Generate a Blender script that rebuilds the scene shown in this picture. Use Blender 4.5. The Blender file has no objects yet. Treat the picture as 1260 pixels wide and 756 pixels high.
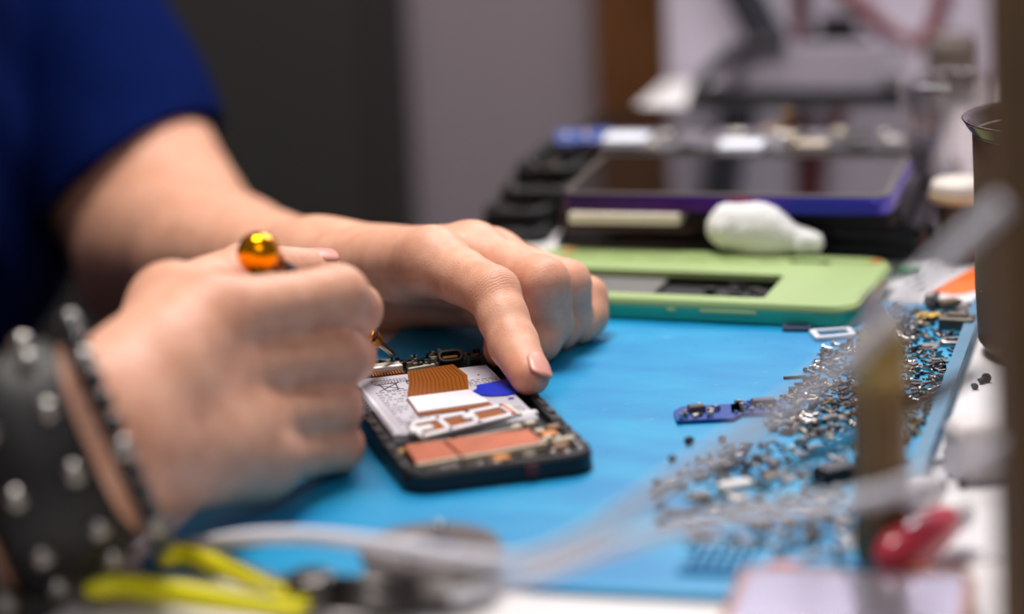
import bpy, bmesh, math, random
import numpy as np
from mathutils import Vector, Matrix
from math import radians, sin, cos, pi, tan, atan2, sqrt
random.seed(7)
rng = np.random.default_rng(7)
scene = bpy.context.scene
COL = scene.collection

# ------------------------------------------------------------------ camera, world, light, exposure
CAM_H, CAM_P, CAM_F, CAM_R = 0.31, radians(14.6), 3290.0, radians(-2.58)
cd = bpy.data.cameras.new('camera'); cam = bpy.data.objects.new('camera', cd); COL.objects.link(cam)
cam.location = (0, 0, CAM_H); cam.rotation_euler = (Matrix.Rotation(radians(90) - CAM_P, 3, 'X') @ Matrix.Rotation(CAM_R, 3, 'Z')).to_euler()
cd.sensor_width = 36; cd.lens = CAM_F / 1260 * 36
cd.clip_start = 0.01; cd.clip_end = 50
cd.dof.use_dof = True; cd.dof.focus_distance = 1.095; cd.dof.aperture_fstop = 3.1
scene.camera = cam
w = bpy.data.worlds.new('world'); scene.world = w; w.use_nodes = True
w.node_tree.nodes['Background'].inputs[0].default_value = (0.93, 0.90, 1.0, 1)
w.node_tree.nodes['Background'].inputs[1].default_value = 0.16

def area(name, loc, target, sx, sy, power, col=(1, 1, 1)):
    l = bpy.data.lights.new(name, 'AREA'); l.shape = 'RECTANGLE'; l.size = sx; l.size_y = sy
    l.energy = power; l.color = col
    o = bpy.data.objects.new(name, l); COL.objects.link(o); o.location = loc
    o.rotation_euler = (Vector(target) - Vector(loc)).to_track_quat('-Z', 'Y').to_euler()
    return o
area('ceiling_panel_light', (-0.05, 1.35, 1.35), (0.04, 1.05, 0), 0.58, 0.42, 25, (1.0, 0.955, 0.90))
area('added_glint_light', (0.203, 1.666, 0.56), (0.042, 0.974, 0), 0.36, 0.12, 2.6, (0.95, 0.93, 1.0))  # added unseen light for the near screen's reflection and glints on metal
area('room_light', (0.5, -0.6, 1.5), (0.0, 1.1, 0.0), 0.9, 0.9, 8, (1.0, 0.97, 0.96))
vs = scene.view_settings
vs.view_transform = 'Standard'; vs.look = 'None'; vs.gamma = 1; vs.use_curve_mapping = False; vs.exposure = 0.0

# ------------------------------------------------------------------ survey: photo bearings to places in the room
def bearing(px, py):
    dx, dy = px - 630, py - 378
    a = (dx * cos(CAM_R) + dy * sin(CAM_R)) / CAM_F; b = (-dx * sin(CAM_R) + dy * cos(CAM_R)) / CAM_F
    return Vector((a, cos(CAM_P) - b * sin(CAM_P), -sin(CAM_P) - b * cos(CAM_P)))
EYE = Vector((0, 0, CAM_H))
def G(px, py, z=0.0):
    """where the bearing through a photo point meets the level z"""
    v = bearing(px, py); return EYE + v * ((z - CAM_H) / v.z)
def D(px, py, d):
    """the place at distance d along the view axis on that bearing"""
    return EYE + bearing(px, py) * d
YAW = radians(-15.5); E1 = Vector((cos(YAW), sin(YAW), 0)); E2 = Vector((-sin(YAW), cos(YAW), 0))
def T(s_, t_, z=0.0):
    """bench coordinates: s along its short side, t away along its long side"""
    return E1 * s_ + E2 * t_ + Vector((0, 0, z))
def W(px, py, t_):
    """where a bearing meets the upright plane t = const across the bench"""
    v = bearing(px, py); return EYE + v * ((t_ - EYE.dot(E2)) / v.dot(E2))
def ts(p): return p.dot(E1)

# ------------------------------------------------------------------ materials
def lin(c):
    return tuple(((v / 255) / 12.92 if v / 255 <= 0.04045 else ((v / 255 + 0.055) / 1.055) ** 2.4) for v in c) + (1.0,)
MATS = {}
def mat(name, col, rough=0.5, metal=0.0, var=0.12, scale=200.0, bump=0.0, bscale=600.0, coat=0.0, spec=0.5, trans=0.0, ior=1.45, alpha=1.0, sss=0.0):
    if name in MATS: return MATS[name]
    m = bpy.data.materials.new(name); m.use_nodes = True; nt = m.node_tree; N = nt.nodes; L = nt.links
    p = N['Principled BSDF']
    c = lin(col)
    tc = N.new('ShaderNodeTexCoord')
    if var > 0:
        no = N.new('ShaderNodeTexNoise'); no.inputs['Scale'].default_value = scale; no.inputs['Detail'].default_value = 4
        L.new(tc.outputs['Object'], no.inputs['Vector'])
        mx = N.new('ShaderNodeMix'); mx.data_type = 'RGBA'
        mx.inputs[6].default_value = tuple(v * (1 - var) for v in c[:3]) + (1,)
        mx.inputs[7].default_value = tuple(min(1, v * (1 + var)) for v in c[:3]) + (1,)
        L.new(no.outputs['Fac'], mx.inputs[0]); L.new(mx.outputs[2], p.inputs['Base Color'])
    else:
        p.inputs['Base Color'].default_value = c
    if bump > 0:
        nb = N.new('ShaderNodeTexNoise'); nb.inputs['Scale'].default_value = bscale; nb.inputs['Detail'].default_value = 3
        L.new(tc.outputs['Object'], nb.inputs['Vector'])
        bp = N.new('ShaderNodeBump'); bp.inputs['Strength'].default_value = bump; bp.inputs['Distance'].default_value = 0.001
        L.new(nb.outputs['Fac'], bp.inputs['Height']); L.new(bp.outputs['Normal'], p.inputs['Normal'])
    p.inputs['Roughness'].default_value = rough; p.inputs['Metallic'].default_value = metal
    p.inputs['Coat Weight'].default_value = coat; p.inputs['Specular IOR Level'].default_value = spec
    p.inputs['Transmission Weight'].default_value = trans; p.inputs['IOR'].default_value = ior
    p.inputs['Alpha'].default_value = alpha
    if sss: p.inputs['Subsurface Weight'].default_value = sss; p.inputs['Subsurface Radius'].default_value = (0.008, 0.003, 0.0015); p.inputs['Subsurface Scale'].default_value = 1.0
    MATS[name] = m
    return m

def mat_mat():
    """blue silicone with scuffs, pale wiped patches and specks"""
    m = bpy.data.materials.new('blue_silicone'); m.use_nodes = True; nt = m.node_tree; N = nt.nodes; L = nt.links
    p = N['Principled BSDF']; tc = N.new('ShaderNodeTexCoord')
    n1 = N.new('ShaderNodeTexNoise'); n1.inputs['Scale'].default_value = 14; n1.inputs['Detail'].default_value = 5
    mp = N.new('ShaderNodeMapping'); mp.inputs['Scale'].default_value = (1, 2.2, 1); L.new(tc.outputs['Object'], mp.inputs['Vector']); L.new(mp.outputs['Vector'], n1.inputs['Vector'])
    r1 = N.new('ShaderNodeValToRGB'); r1.color_ramp.elements[0].position = 0.38; r1.color_ramp.elements[1].position = 0.72
    r1.color_ramp.elements[0].color = lin((0, 128, 184)); r1.color_ramp.elements[1].color = lin((26, 154, 198))
    L.new(n1.outputs['Fac'], r1.inputs['Fac'])
    n2 = N.new('ShaderNodeTexNoise'); n2.inputs['Scale'].default_value = 120; n2.inputs['Detail'].default_value = 2; L.new(mp.outputs['Vector'], n2.inputs['Vector'])
    r2 = N.new('ShaderNodeValToRGB'); r2.color_ramp.elements[0].position = 0.70; r2.color_ramp.elements[1].position = 0.78
    L.new(n2.outputs['Fac'], r2.inputs['Fac'])
    mx = N.new('ShaderNodeMix'); mx.data_type = 'RGBA'; mx.inputs[7].default_value = lin((120, 185, 210))
    ml = N.new('ShaderNodeMath'); ml.operation = 'MULTIPLY'; ml.inputs[1].default_value = 0.5; L.new(r2.outputs['Color'], ml.inputs[0])
    L.new(ml.outputs[0], mx.inputs[0]); L.new(r1.outputs['Color'], mx.inputs[6])
    n3 = N.new('ShaderNodeTexVoronoi'); n3.inputs['Scale'].default_value = 70; L.new(tc.outputs['Object'], n3.inputs['Vector'])
    r3 = N.new('ShaderNodeValToRGB'); r3.color_ramp.elements[0].position = 0.035; r3.color_ramp.elements[1].position = 0.055
    r3.color_ramp.elements[0].color = (0, 0, 0, 1); L.new(n3.outputs['Distance'], r3.inputs['Fac'])
    mx2 = N.new('ShaderNodeMix'); mx2.data_type = 'RGBA'; mx2.inputs[6].default_value = lin((20, 80, 115))
    L.new(r3.outputs['Color'], mx2.inputs[0]); L.new(mx.outputs[2], mx2.inputs[7])
    L.new(mx2.outputs[2], p.inputs['Base Color'])
    p.inputs['Roughness'].default_value = 0.42; p.inputs['Specular IOR Level'].default_value = 0.35
    nb = N.new('ShaderNodeTexNoise'); nb.inputs['Scale'].default_value = 900; L.new(tc.outputs['Object'], nb.inputs['Vector'])
    bp = N.new('ShaderNodeBump'); bp.inputs['Strength'].default_value = 0.15; bp.inputs['Distance'].default_value = 0.0005
    L.new(nb.outputs['Fac'], bp.inputs['Height']); L.new(bp.outputs['Normal'], p.inputs['Normal'])
    return m

M_STEEL = mat('steel', (170, 165, 160), 0.28, 1.0)
M_DSTEEL = mat('dark_steel', (84, 80, 78), 0.35, 0.9)
M_BRASS = mat('brassy', (176, 138, 84), 0.35, 0.9)
M_BLACK = mat('black_plastic', (17, 17, 19), 0.4)
M_BLACKM = mat('black_matte', (14, 14, 15), 0.65)
M_GLASSBLK = mat('black_screen_glass', (8, 8, 10), 0.07, var=0.0, coat=0.25, spec=0.35)
M_WHITE = mat('white_plastic', (226, 224, 226), 0.45, var=0.04)
M_GOLD = mat('anodised_gold', (244, 156, 10), 0.2, 1.0, var=0.05)
M_COPPER = mat('copper_foil', (176, 100, 72), 0.48, 0.55, var=0.35, scale=110)
M_ORANGEFLEX = mat('orange_flex_film', (148, 80, 14), 0.35, 0.15, var=0.15, scale=400)
M_FLEXTRACE = mat('flex_trace', (104, 52, 10), 0.4, 0.15, var=0.0)

# ------------------------------------------------------------------ mesh builders
class MB:
    def __init__(s): s.v = []; s.f = []; s.mi = []; s.cur = 0
    def add(s, vs_, fs_):
        o = len(s.v); s.v += [tuple(x) for x in vs_]
        for f in fs_: s.f.append(tuple(o + i for i in f)); s.mi.append(s.cur)
        return s
    def box(s, c, d, rz=0.0, rx=0.0, ry=0.0):
        R = Matrix.Rotation(rz, 3, 'Z') @ Matrix.Rotation(ry, 3, 'Y') @ Matrix.Rotation(rx, 3, 'X')
        V = [Vector(c) + R @ Vector((x * d[0] / 2, y * d[1] / 2, z * d[2] / 2)) for x in (-1, 1) for y in (-1, 1) for z in (-1, 1)]
        return s.add(V, [(0, 1, 3, 2), (4, 6, 7, 5), (0, 4, 5, 1), (2, 3, 7, 6), (0, 2, 6, 4), (1, 5, 7, 3)])
    def cham(s, c, d, ch, rz=0.0):
        """box with a chamfered top edge"""
        x, y, z = d[0] / 2, d[1] / 2, d[2] / 2; R = Matrix.Rotation(rz, 3, 'Z'); V = []
        for (i, zz) in ((0, -z), (0, z - ch), (ch, z)):
            V += [Vector(c) + R @ Vector(q) for q in ((-x + i, -y + i, zz), (x - i, -y + i, zz), (x - i, y - i, zz), (-x + i, y - i, zz))]
        F = [(3, 2, 1, 0), (8, 9, 10, 11)]
        for k in (0, 4):
            for j in range(4): F.append((k + j, k + (j + 1) % 4, k + 4 + (j + 1) % 4, k + 4 + j))
        return s.add(V, F)
    def prism(s, poly, z0, z1, ch=0.0):
        n = len(poly); A = sum(poly[i][0] * poly[(i + 1) % n][1] - poly[(i + 1) % n][0] * poly[i][1] for i in range(n))
        if A < 0: poly = poly[::-1]
        cx = sum(p[0] for p in poly) / n; cy = sum(p[1] for p in poly) / n
        def ins(p):
            l = max(1e-9, math.hypot(p[0] - cx, p[1] - cy)); k = max(0, 1 - ch / l); return (cx + (p[0] - cx) * k, cy + (p[1] - cy) * k)
        rings = [[(x, y, z0) for x, y in poly], [(x, y, z1 - ch) for x, y in poly]]
        if ch > 0: rings.append([ins(p) + (z1,) for p in poly])
        V = [q for r in rings for q in r]; F = [tuple(range(n - 1, -1, -1)), tuple(range((len(rings) - 1) * n, len(rings) * n))]
        for k in range(len(rings) - 1):
            for j in range(n): F.append((k * n + j, k * n + (j + 1) % n, (k + 1) * n + (j + 1) % n, (k + 1) * n + j))
        return s.add(V, F)
    def ring(s, outer, inner, z0, z1, ch=0.0):
        """flat ring between two loops of equal count (counter-clockwise)"""
        n = len(outer); cx = sum(p[0] for p in outer) / n; cy = sum(p[1] for p in outer) / n
        def ins(p):
            dx, dy = p[0] - cx, p[1] - cy; l = max(abs(dx), abs(dy), 1e-9); k = 1 - ch / l; return (cx + dx * k, cy + dy * k)
        R = [[(x, y, z0) for x, y in outer], [(x, y, z1 - ch) for x, y in outer], [ins(p) + (z1,) for p in outer], [(x, y, z1) for x, y in inner], [(x, y, z0) for x, y in inner]]
        V = [q for r in R for q in r]; F = []
        for k in range(5):
            k2 = (k + 1) % 5
            for j in range(n): F.append((k * n + j, k * n + (j + 1) % n, k2 * n + (j + 1) % n, k2 * n + j))
        return s.add(V, F)
    def lathe(s, prof, c=(0, 0, 0), n=16, axis=None, cap=True):
        """profile of (radius, height); axis = direction of height"""
        q = Vector(axis).to_track_quat('Z', 'Y').to_matrix() if axis is not None else Matrix.Identity(3)
        V = []; F = []; m = len(prof)
        for r, h in prof:
            for j in range(n): V.append(Vector(c) + q @ Vector((r * cos(2 * pi * j / n), r * sin(2 * pi * j / n), h)))
        for k in range(m - 1):
            for j in range(n): F.append((k * n + j, k * n + (j + 1) % n, (k + 1) * n + (j + 1) % n, (k + 1) * n + j))
        if cap:
            if prof[0][0] > 1e-6: F.append(tuple(range(n - 1, -1, -1)))
            if prof[-1][0] > 1e-6: F.append(tuple(range((m - 1) * n, m * n)))
        return s.add(V, F)
    def sphere(s, c, r, n=14, sq=(1, 1, 1)):
        V = []; F = []; m = n // 2 + 1
        for i in range(m + 1):
            a = -pi / 2 + pi * i / m
            for j in range(n): V.append((c[0] + r * sq[0] * cos(a) * cos(2 * pi * j / n), c[1] + r * sq[1] * cos(a) * sin(2 * pi * j / n), c[2] + r * sq[2] * sin(a)))
        for i in range(m):
            for j in range(n): F.append((i * n + j, i * n + (j + 1) % n, (i + 1) * n + (j + 1) % n, (i + 1) * n + j))
        return s.add(V, F)
    def tube(s, path, r, n=10):
        P = [Vector(p) for p in path]; V = []; F = []; up = Vector((0, 0, 1))
        rs = r if isinstance(r, (list, tuple)) else [r] * len(P)
        for i, p in enumerate(P):
            t = (P[min(i + 1, len(P) - 1)] - P[max(i - 1, 0)]).normalized()
            a = t.cross(up); a = a.normalized() if a.length > 1e-4 else Vector((1, 0, 0)); b = a.cross(t).normalized()
            for j in range(n): V.append(p + (a * cos(2 * pi * j / n) + b * sin(2 * pi * j / n)) * rs[i])
        for i in range(len(P) - 1):
            for j in range(n): F.append((i * n + j, i * n + (j + 1) % n, (i + 1) * n + (j + 1) % n, (i + 1) * n + j))
        F.append(tuple(range(n - 1, -1, -1))); F.append(tuple(range((len(P) - 1) * n, len(P) * n)))
        return s.add(V, F)
    def mesh(s, name, mats, smooth=False):
        me = bpy.data.meshes.new(name); me.from_pydata(s.v, [], s.f)
        mats = mats if isinstance(mats, (list, tuple)) else [mats]
        for m in mats: me.materials.append(m)
        if len(mats) > 1: me.polygons.foreach_set('material_index', s.mi)
        bm = bmesh.new(); bm.from_mesh(me); bmesh.ops.remove_doubles(bm, verts=bm.verts, dist=1e-6); bmesh.ops.dissolve_degenerate(bm, edges=bm.edges, dist=1e-7); bmesh.ops.recalc_face_normals(bm, faces=bm.faces); bm.to_mesh(me); bm.free()
        if smooth:
            me.polygons.foreach_set('use_smooth', [True] * len(me.polygons))
            if smooth == 'auto':
                try: me.set_sharp_from_angle(angle=radians(40))
                except Exception: pass
        return me
    def build(s, name, mats, parent=None, smooth='auto', bevel=0.0):
        o = bpy.data.objects.new(name, s.mesh(name, mats, smooth)); COL.objects.link(o)
        if parent is not None: o.parent = parent
        if bevel:
            b = o.modifiers.new('bevel', 'BEVEL'); b.width = bevel; b.segments = 2; b.limit_method = 'ANGLE'
        return o

def rr(w_, l_, r, n=5, cx=0.0, cy=0.0):
    P = []
    for (sx, sy, a0) in ((1, -1, -90), (1, 1, 0), (-1, 1, 90), (-1, -1, 180)):
        for i in range(n + 1):
            a = radians(a0 + 90 * i / n); P.append((cx + sx * (w_ / 2 - r) + r * cos(a), cy + sy * (l_ / 2 - r) + r * sin(a)))
    return P
def spline(pts, k=10):
    P = [Vector(p) for p in pts]; P = [P[0] * 2 - P[1]] + P + [P[-1] * 2 - P[-2]]; out = []
    for i in range(1, len(P) - 2):
        for j in range(k):
            t = j / k; a, b, c, d = P[i - 1:i + 3]
            out.append(0.5 * ((2 * b) + (c - a) * t + (2 * a - 5 * b + 4 * c - d) * t * t + (3 * b - a - 3 * c + d) * t ** 3))
    out.append(P[-2]); return out
def tag(o, label, cat, group=None):
    o['label'] = label; o['category'] = cat
    if group: o['group'] = group
    return o
def thing(name, label, cat, loc=(0, 0, 0), rot=(0, 0, 0), group=None):
    o = bpy.data.objects.new(name, None); COL.objects.link(o); o.empty_display_size = 0.01
    o.location = loc; o.rotation_euler = rot
    return tag(o, label, cat, group)
def struct(o): o['kind'] = 'structure'; return o
def plain(name, verts, faces, m, parent=None, smooth=False):
    return MB().add(verts, faces).build(name, m, parent, smooth)
def dup(root, loc, rot, label=None, group=None):
    r = root.copy(); COL.objects.link(r); r.location = loc; r.rotation_euler = rot
    if label: r['label'] = label
    if group: r['group'] = group
    for ch in list(root.children):
        c = ch.copy(); COL.objects.link(c); c.parent = r
        for g in ch.children:
            d = g.copy(); COL.objects.link(d); d.parent = c
    return r
mm = 0.001
def mmp(*pts): return [(x * mm, y * mm) for x, y in pts]

# ------------------------------------------------------------------ the setting
Z_FLOOR = -0.78
struct(MB().box((0.4, 1.0, Z_FLOOR - 0.02), (6, 5, 0.04)).build('floor', mat('dark_floor', (38, 35, 33), 0.6, bump=0.2, bscale=30)))
def slab(name, s0, s1, t0, t1, z0, z1, m, bevel=0.0, parent=None):
    """upright or flat block aligned with the bench"""
    c = T((s0 + s1) / 2, (t0 + t1) / 2, (z0 + z1) / 2)
    return MB().box(tuple(c), (s1 - s0, t1 - t0, z1 - z0), YAW).build(name, m, parent, 'auto', bevel)
T_BACK = 1.98
struct(slab('wall_back', -1.6, 1.2, T_BACK, T_BACK + .1, Z_FLOOR, 1.6, mat('lilac_grey_wall', (150, 138, 146), 0.8, bump=0.15, bscale=60)))
sw0, sw1 = ts(W(733, 60, T_BACK - .05)), ts(W(930, 60, T_BACK - .05))
struct(slab('trim_1', sw0, sw1, T_BACK - .06, T_BACK - .001, Z_FLOOR, 1.6, mat('brown_wood', (112, 70, 36), 0.5, var=0.35, scale=18), .004))
# tall dark cabinet left of the lilac wall
sc1 = ts(W(507, 130, 1.965))
cab = thing('tall_cabinet', 'tall dark charcoal cabinet standing behind the person in the blue shirt', 'cabinet', tuple(T(sc1 - .45, 1.92, Z_FLOOR)), (0, 0, YAW))
M_CAB = mat('charcoal_laminate', (54, 52, 50), 0.55, var=0.08)
MB().box((0, 0, 1.0), (.9, 0.09, 2.0)).build('body', M_CAB, cab, bevel=0.004)
for k, xx in enumerate((-0.225, 0.225)):
    d = MB().box((xx, -0.055, 1.0), (.44, 0.018, 1.95)).build('door', M_CAB, cab, bevel=0.002)
    MB().box((xx + (.19 if k == 0 else -.19), -0.075, 1.35), (0.012, 0.022, 0.16)).build('handle', M_DSTEEL, d, bevel=0.002)
# white partition at the far end of the table
T_PART = 1.76
sp0 = ts(W(818, 60, T_PART))
struct(slab('wall_right', sp0, sp0 + 1.0, T_PART, T_PART + .03, -.3, .62, mat('white_partition', (200, 192, 208), 0.55, var=0.04, scale=8), .003))

# ------------------------------------------------------------------ table and mat
TZ = -0.0025
S_L = -.372
table = thing('workbench', 'white topped workbench under the blue mat', 'table', (0, 0, Z_FLOOR))
slab('tabletop', S_L, .55, .60, 1.752, TZ - .03 - Z_FLOOR, TZ - Z_FLOOR, mat('white_laminate', (222, 217, 217), 0.4, var=0.05, scale=40), .002, table)
for (x, y) in ((S_L + .10, .66), (.50, .66), (.50, 1.70), (S_L + .10, 1.70)):
    slab('leg', x - .022, x + .022, y - .022, y + .022, 0, TZ - .03 - Z_FLOOR, M_DSTEEL, .003, table)

M_MAT = mat_mat()
MS0, MS1, MT0, MT1 = -.358, -.1045, .796, 1.171
matroot = thing('repair_mat', 'blue silicone work mat spread on the white bench', 'mat', tuple(T((MS0 + MS1) / 2, (MT0 + MT1) / 2, TZ)), (0, 0, YAW))
mw, ml_ = MS1 - MS0, MT1 - MT0
MB().prism(rr(mw, ml_, .006, 4), 0.0, 0.0025).build('mat_sheet', M_MAT, matroot)
M_MATRIM = mat('mat_rim_blue', (72, 120, 150), 0.45, var=0.1)
MB().prism(rr(.0052, ml_ - .004, .0020, 3, mw / 2 - .0028, 0), 0.0025, 0.0064, 0.0012).build('edge_lip', M_MATRIM, matroot)
# moulded dividers of the mat's parts tray (small ridges near the front right)
ir = matroot.matrix_basis.inverted()
def mloc(px, py): return ir @ G(px, py, 0)
p0_, p1_ = mloc(836, 712), mloc(905, 672)
for k in range(6):
    x = p0_.x + .0038 * k; MB().box((x, (p0_.y + p1_.y) / 2, .0033), (.0013, .026, .0018)).build('tray_ridge', M_MAT, matroot)
for k in range(5):
    MB().box((p0_.x + .0095, (p0_.y + p1_.y) / 2 - .012 + .006 * k, .0032), (.022, .0013, .0016)).build('tray_ridge', M_MAT, matroot)

# ------------------------------------------------------------------ person: distance-field modelling
def cap(P, a, b, ra, rb):
    a = np.asarray(a, np.float32); b = np.asarray(b, np.float32); ab = b - a; pa = P - a
    t = np.clip(pa @ ab / max(1e-12, float(ab @ ab)), 0, 1)
    q = pa - t[:, None] * ab
    return np.sqrt(np.einsum('ij,ij->i', q, q)) - (ra + (rb - ra) * t)
def smin(a, b, k):
    h = np.maximum(k - np.abs(a - b), 0) / k
    return np.minimum(a, b) - h * h * k * 0.25
def ell(P, c, r):
    r = np.asarray(r, np.float32); q = (P - np.asarray(c, np.float32)) / r
    l = np.sqrt((q * q).sum(1)); return (l - 1) * float(r.min())
def chain(P, pts, rs, k=0.002):
    d = None
    for i in range(len(pts) - 1):
        e = cap(P, pts[i], pts[i + 1], rs[i], rs[i + 1]); d = e if d is None else smin(d, e, k)
    return d
def mesh_sdf(f, lo, hi, h, B=20):
    lo = np.asarray(lo, np.float32); hi = np.asarray(hi, np.float32)
    nb = np.ceil((hi - lo) / (h * B)).astype(int)
    bi = np.stack(np.meshgrid(*[np.arange(n) for n in nb], indexing='ij'), -1).reshape(-1, 3)
    ctr = lo + (bi + 0.5) * (B * h)
    act = np.abs(f(ctr.astype(np.float32))) < B * h * 0.87 + 0.012
    bi = bi[act]
    g = np.stack(np.meshgrid(*[np.arange(B + 1)] * 3, indexing='ij'), -1).reshape(-1, 3)
    Mx = 4096; keys = []; pos = []; quads = []
    off = [(0, 0, 0), (1, 0, 0), (0, 1, 0), (1, 1, 0), (0, 0, 1), (1, 0, 1), (0, 1, 1), (1, 1, 1)]
    edges = [(a, b) for a in range(8) for b in range(a + 1, 8) if sum(abs(off[a][i] - off[b][i]) for i in range(3)) == 1]
    def key(c): return ((c[:, 0] + 1).astype(np.int64) * Mx + c[:, 1] + 1) * Mx + c[:, 2] + 1
    for b in bi:
        base = b * B
        D = f((lo + (base + g) * h).astype(np.float32)).reshape(B + 1, B + 1, B + 1)
        S = D < 0
        if S.all() or not S.any(): continue
        cs = [S[o[0]:o[0] + B, o[1]:o[1] + B, o[2]:o[2] + B] for o in off]
        cnt = sum(c.astype(np.int8) for c in cs); am = (cnt > 0) & (cnt < 8)
        idx = np.argwhere(am)
        if len(idx):
            dv = np.stack([D[o[0]:o[0] + B, o[1]:o[1] + B, o[2]:o[2] + B][am] for o in off], 1)
            acc = np.zeros((len(idx), 3)); n = np.zeros(len(idx))
            for a, c in edges:
                x, y = dv[:, a], dv[:, c]; cr = (x < 0) != (y < 0)
                t = np.where(cr, x / np.where(cr, x - y, 1), 0)
                p = np.array(off[a]) + t[:, None] * (np.array(off[c]) - np.array(off[a]))
                acc += np.where(cr[:, None], p, 0); n += cr
            pos.append(lo + (base + idx + acc / n[:, None]) * h); keys.append(key(base + idx))
        for ax in range(3):
            o = [0, 0, 0]; o[ax] = 1
            s0 = S[:B, :B, :B]; s1 = S[o[0]:o[0] + B, o[1]:o[1] + B, o[2]:o[2] + B]
            e = np.argwhere(s0 != s1)
            if not len(e): continue
            ins = s0[e[:, 0], e[:, 1], e[:, 2]]
            u = np.zeros(3, int); v = np.zeros(3, int); u[(ax + 1) % 3] = 1; v[(ax + 2) % 3] = 1
            E = base + e
            q = np.stack([key(E - u - v), key(E - v), key(E), key(E - u)], 1)
            q[~ins] = q[~ins][:, ::-1]
            quads.append(q)
    keys = np.concatenate(keys); pos = np.concatenate(pos); quads = np.concatenate(quads)
    order = np.argsort(keys); keys = keys[order]; pos = pos[order]
    qi = np.searchsorted(keys, quads); qi = np.clip(qi, 0, len(keys) - 1)
    ok = (keys[qi] == quads).all(1)
    return pos, qi[ok]
def np_mesh(name, parts, m):
    V = []; Fq = []; o = 0
    for p, q in parts: V.append(p); Fq.append(q + o); o += len(p)
    V = np.concatenate(V); Fq = np.concatenate(Fq)
    me = bpy.data.meshes.new(name); me.vertices.add(len(V)); me.vertices.foreach_set('co', V.astype(np.float32).ravel())
    me.loops.add(Fq.size); me.loops.foreach_set('vertex_index', Fq.astype(np.int32).ravel())
    me.polygons.add(len(Fq)); me.polygons.foreach_set('loop_start', np.arange(0, Fq.size, 4, dtype=np.int32))
    me.polygons.foreach_set('use_smooth', np.ones(len(Fq), bool))
    me.update(calc_edges=True); me.validate(); me.materials.append(m)
    return me

A3 = lambda v: np.array(v, np.float32)
# ---- left hand (far hand, steadying the phone)
L_sh, L_mid, L_el = G(-40, -175, .18), G(120, 150, .030), G(200, 318, -.032)
L_wr = G(405, 337, .0175)
LF = {
 'index': [G(532, 322, .0440), G(607, 361, .0383), G(632, 424, .0222), G(652, 462, .0150)],
 'middle': [G(580, 315, .0405), G(669, 349, .0347), G(676, 396, .0165), G(667, 422, .0090)],
 'ring': [G(605, 321, .0335), G(697, 350, .0286), G(702, 388, .0135), G(691, 408, .0085)],
 'pinky': [G(622, 338, .0240), G(721, 366, .0170), G(724, 390, .0100), G(714, 403, .0078)],
 'thumb': [G(475, 352, .0160), G(588, 364, .0190), G(628, 394, .0165), G(617, 431, .0120)],
}
LR = {'index': (.0138, .0112, .0101, .0083), 'middle': (.0138, .0113, .0100, .0083), 'ring': (.013, .0106, .0094, .0080), 'pinky': (.012, .0094, .0084, .0072), 'thumb': (.015, .0125, .0112, .0080)}
lat = (LF['index'][0] - LF['pinky'][0]).normalized()
def f_left(P):
    fing = None
    for n in ('index', 'middle', 'ring', 'pinky'):
        pts = LF[n]; rs = LR[n]
        m0 = pts[0].lerp(pts[1], 0.5); m1 = pts[1].lerp(pts[2], 0.5)
        d = chain(P, [A3(pts[0]), A3(m0), A3(pts[1]), A3(m1), A3(pts[2]), A3(pts[3])], [rs[0], (rs[0] + rs[1]) / 2 * .93, rs[1], (rs[1] + rs[2]) / 2 * .96, rs[2], rs[3]], 0.0025)
        fing = d if fing is None else smin(fing, d, 0.0012)
    palm = None
    for n, t, r0, r1 in (('index', 0.016, .018, .0142), ('middle', 0.006, .019, .0142), ('ring', -0.006, .018, .0135), ('pinky', -0.016, .017, .0125)):
        d = cap(P, A3(L_wr + lat * t), A3(LF[n][0]), r0, r1); palm = d if palm is None else smin(palm, d, 0.012)
    th = LF['thumb']
    d = smin(cap(P, A3(L_wr + lat * .014 - Vector((0, 0, .006))), A3(th[0]), .019, .0175), cap(P, A3(th[0]), A3(th[1]), .0175, .0138), 0.012)
    palm = smin(palm, d, 0.016)
    d = cap(P, A3(LF['index'][0].lerp(th[0], .35)), A3(LF['index'][0].lerp(th[1], .55)), .0125, .0105); palm = smin(palm, d, 0.012)
    thc = chain(P, [A3(th[1]), A3(th[2]), A3(th[3])], [.0130, .0110, .0078], 0.003)
    hand = smin(palm, fing, 0.007)
    hand = smin(hand, thc, 0.003)
    fa = None
    fm = L_el.lerp(L_wr, .38)
    for s in (-1, 1):
        d = chain(P, [A3(L_el + lat * s * .008), A3(fm + lat * s * .016), A3(L_wr + lat * s * .0145)], [.043, .0345, .0180], .01)
        fa = d if fa is None else smin(fa, d, .02)
    ua = chain(P, [A3(L_sh), A3(L_mid), A3(L_el)], [.060, .052, .044], .03)
    bic = cap(P, A3(L_mid + Vector((.013, -.016, -.012))), A3(L_el.lerp(L_mid, .22) + Vector((.026, -.016, .004))), .040, .034)
    ua = smin(ua, bic, .03)
    return smin(smin(fa, ua, .012), hand, .02)
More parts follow.
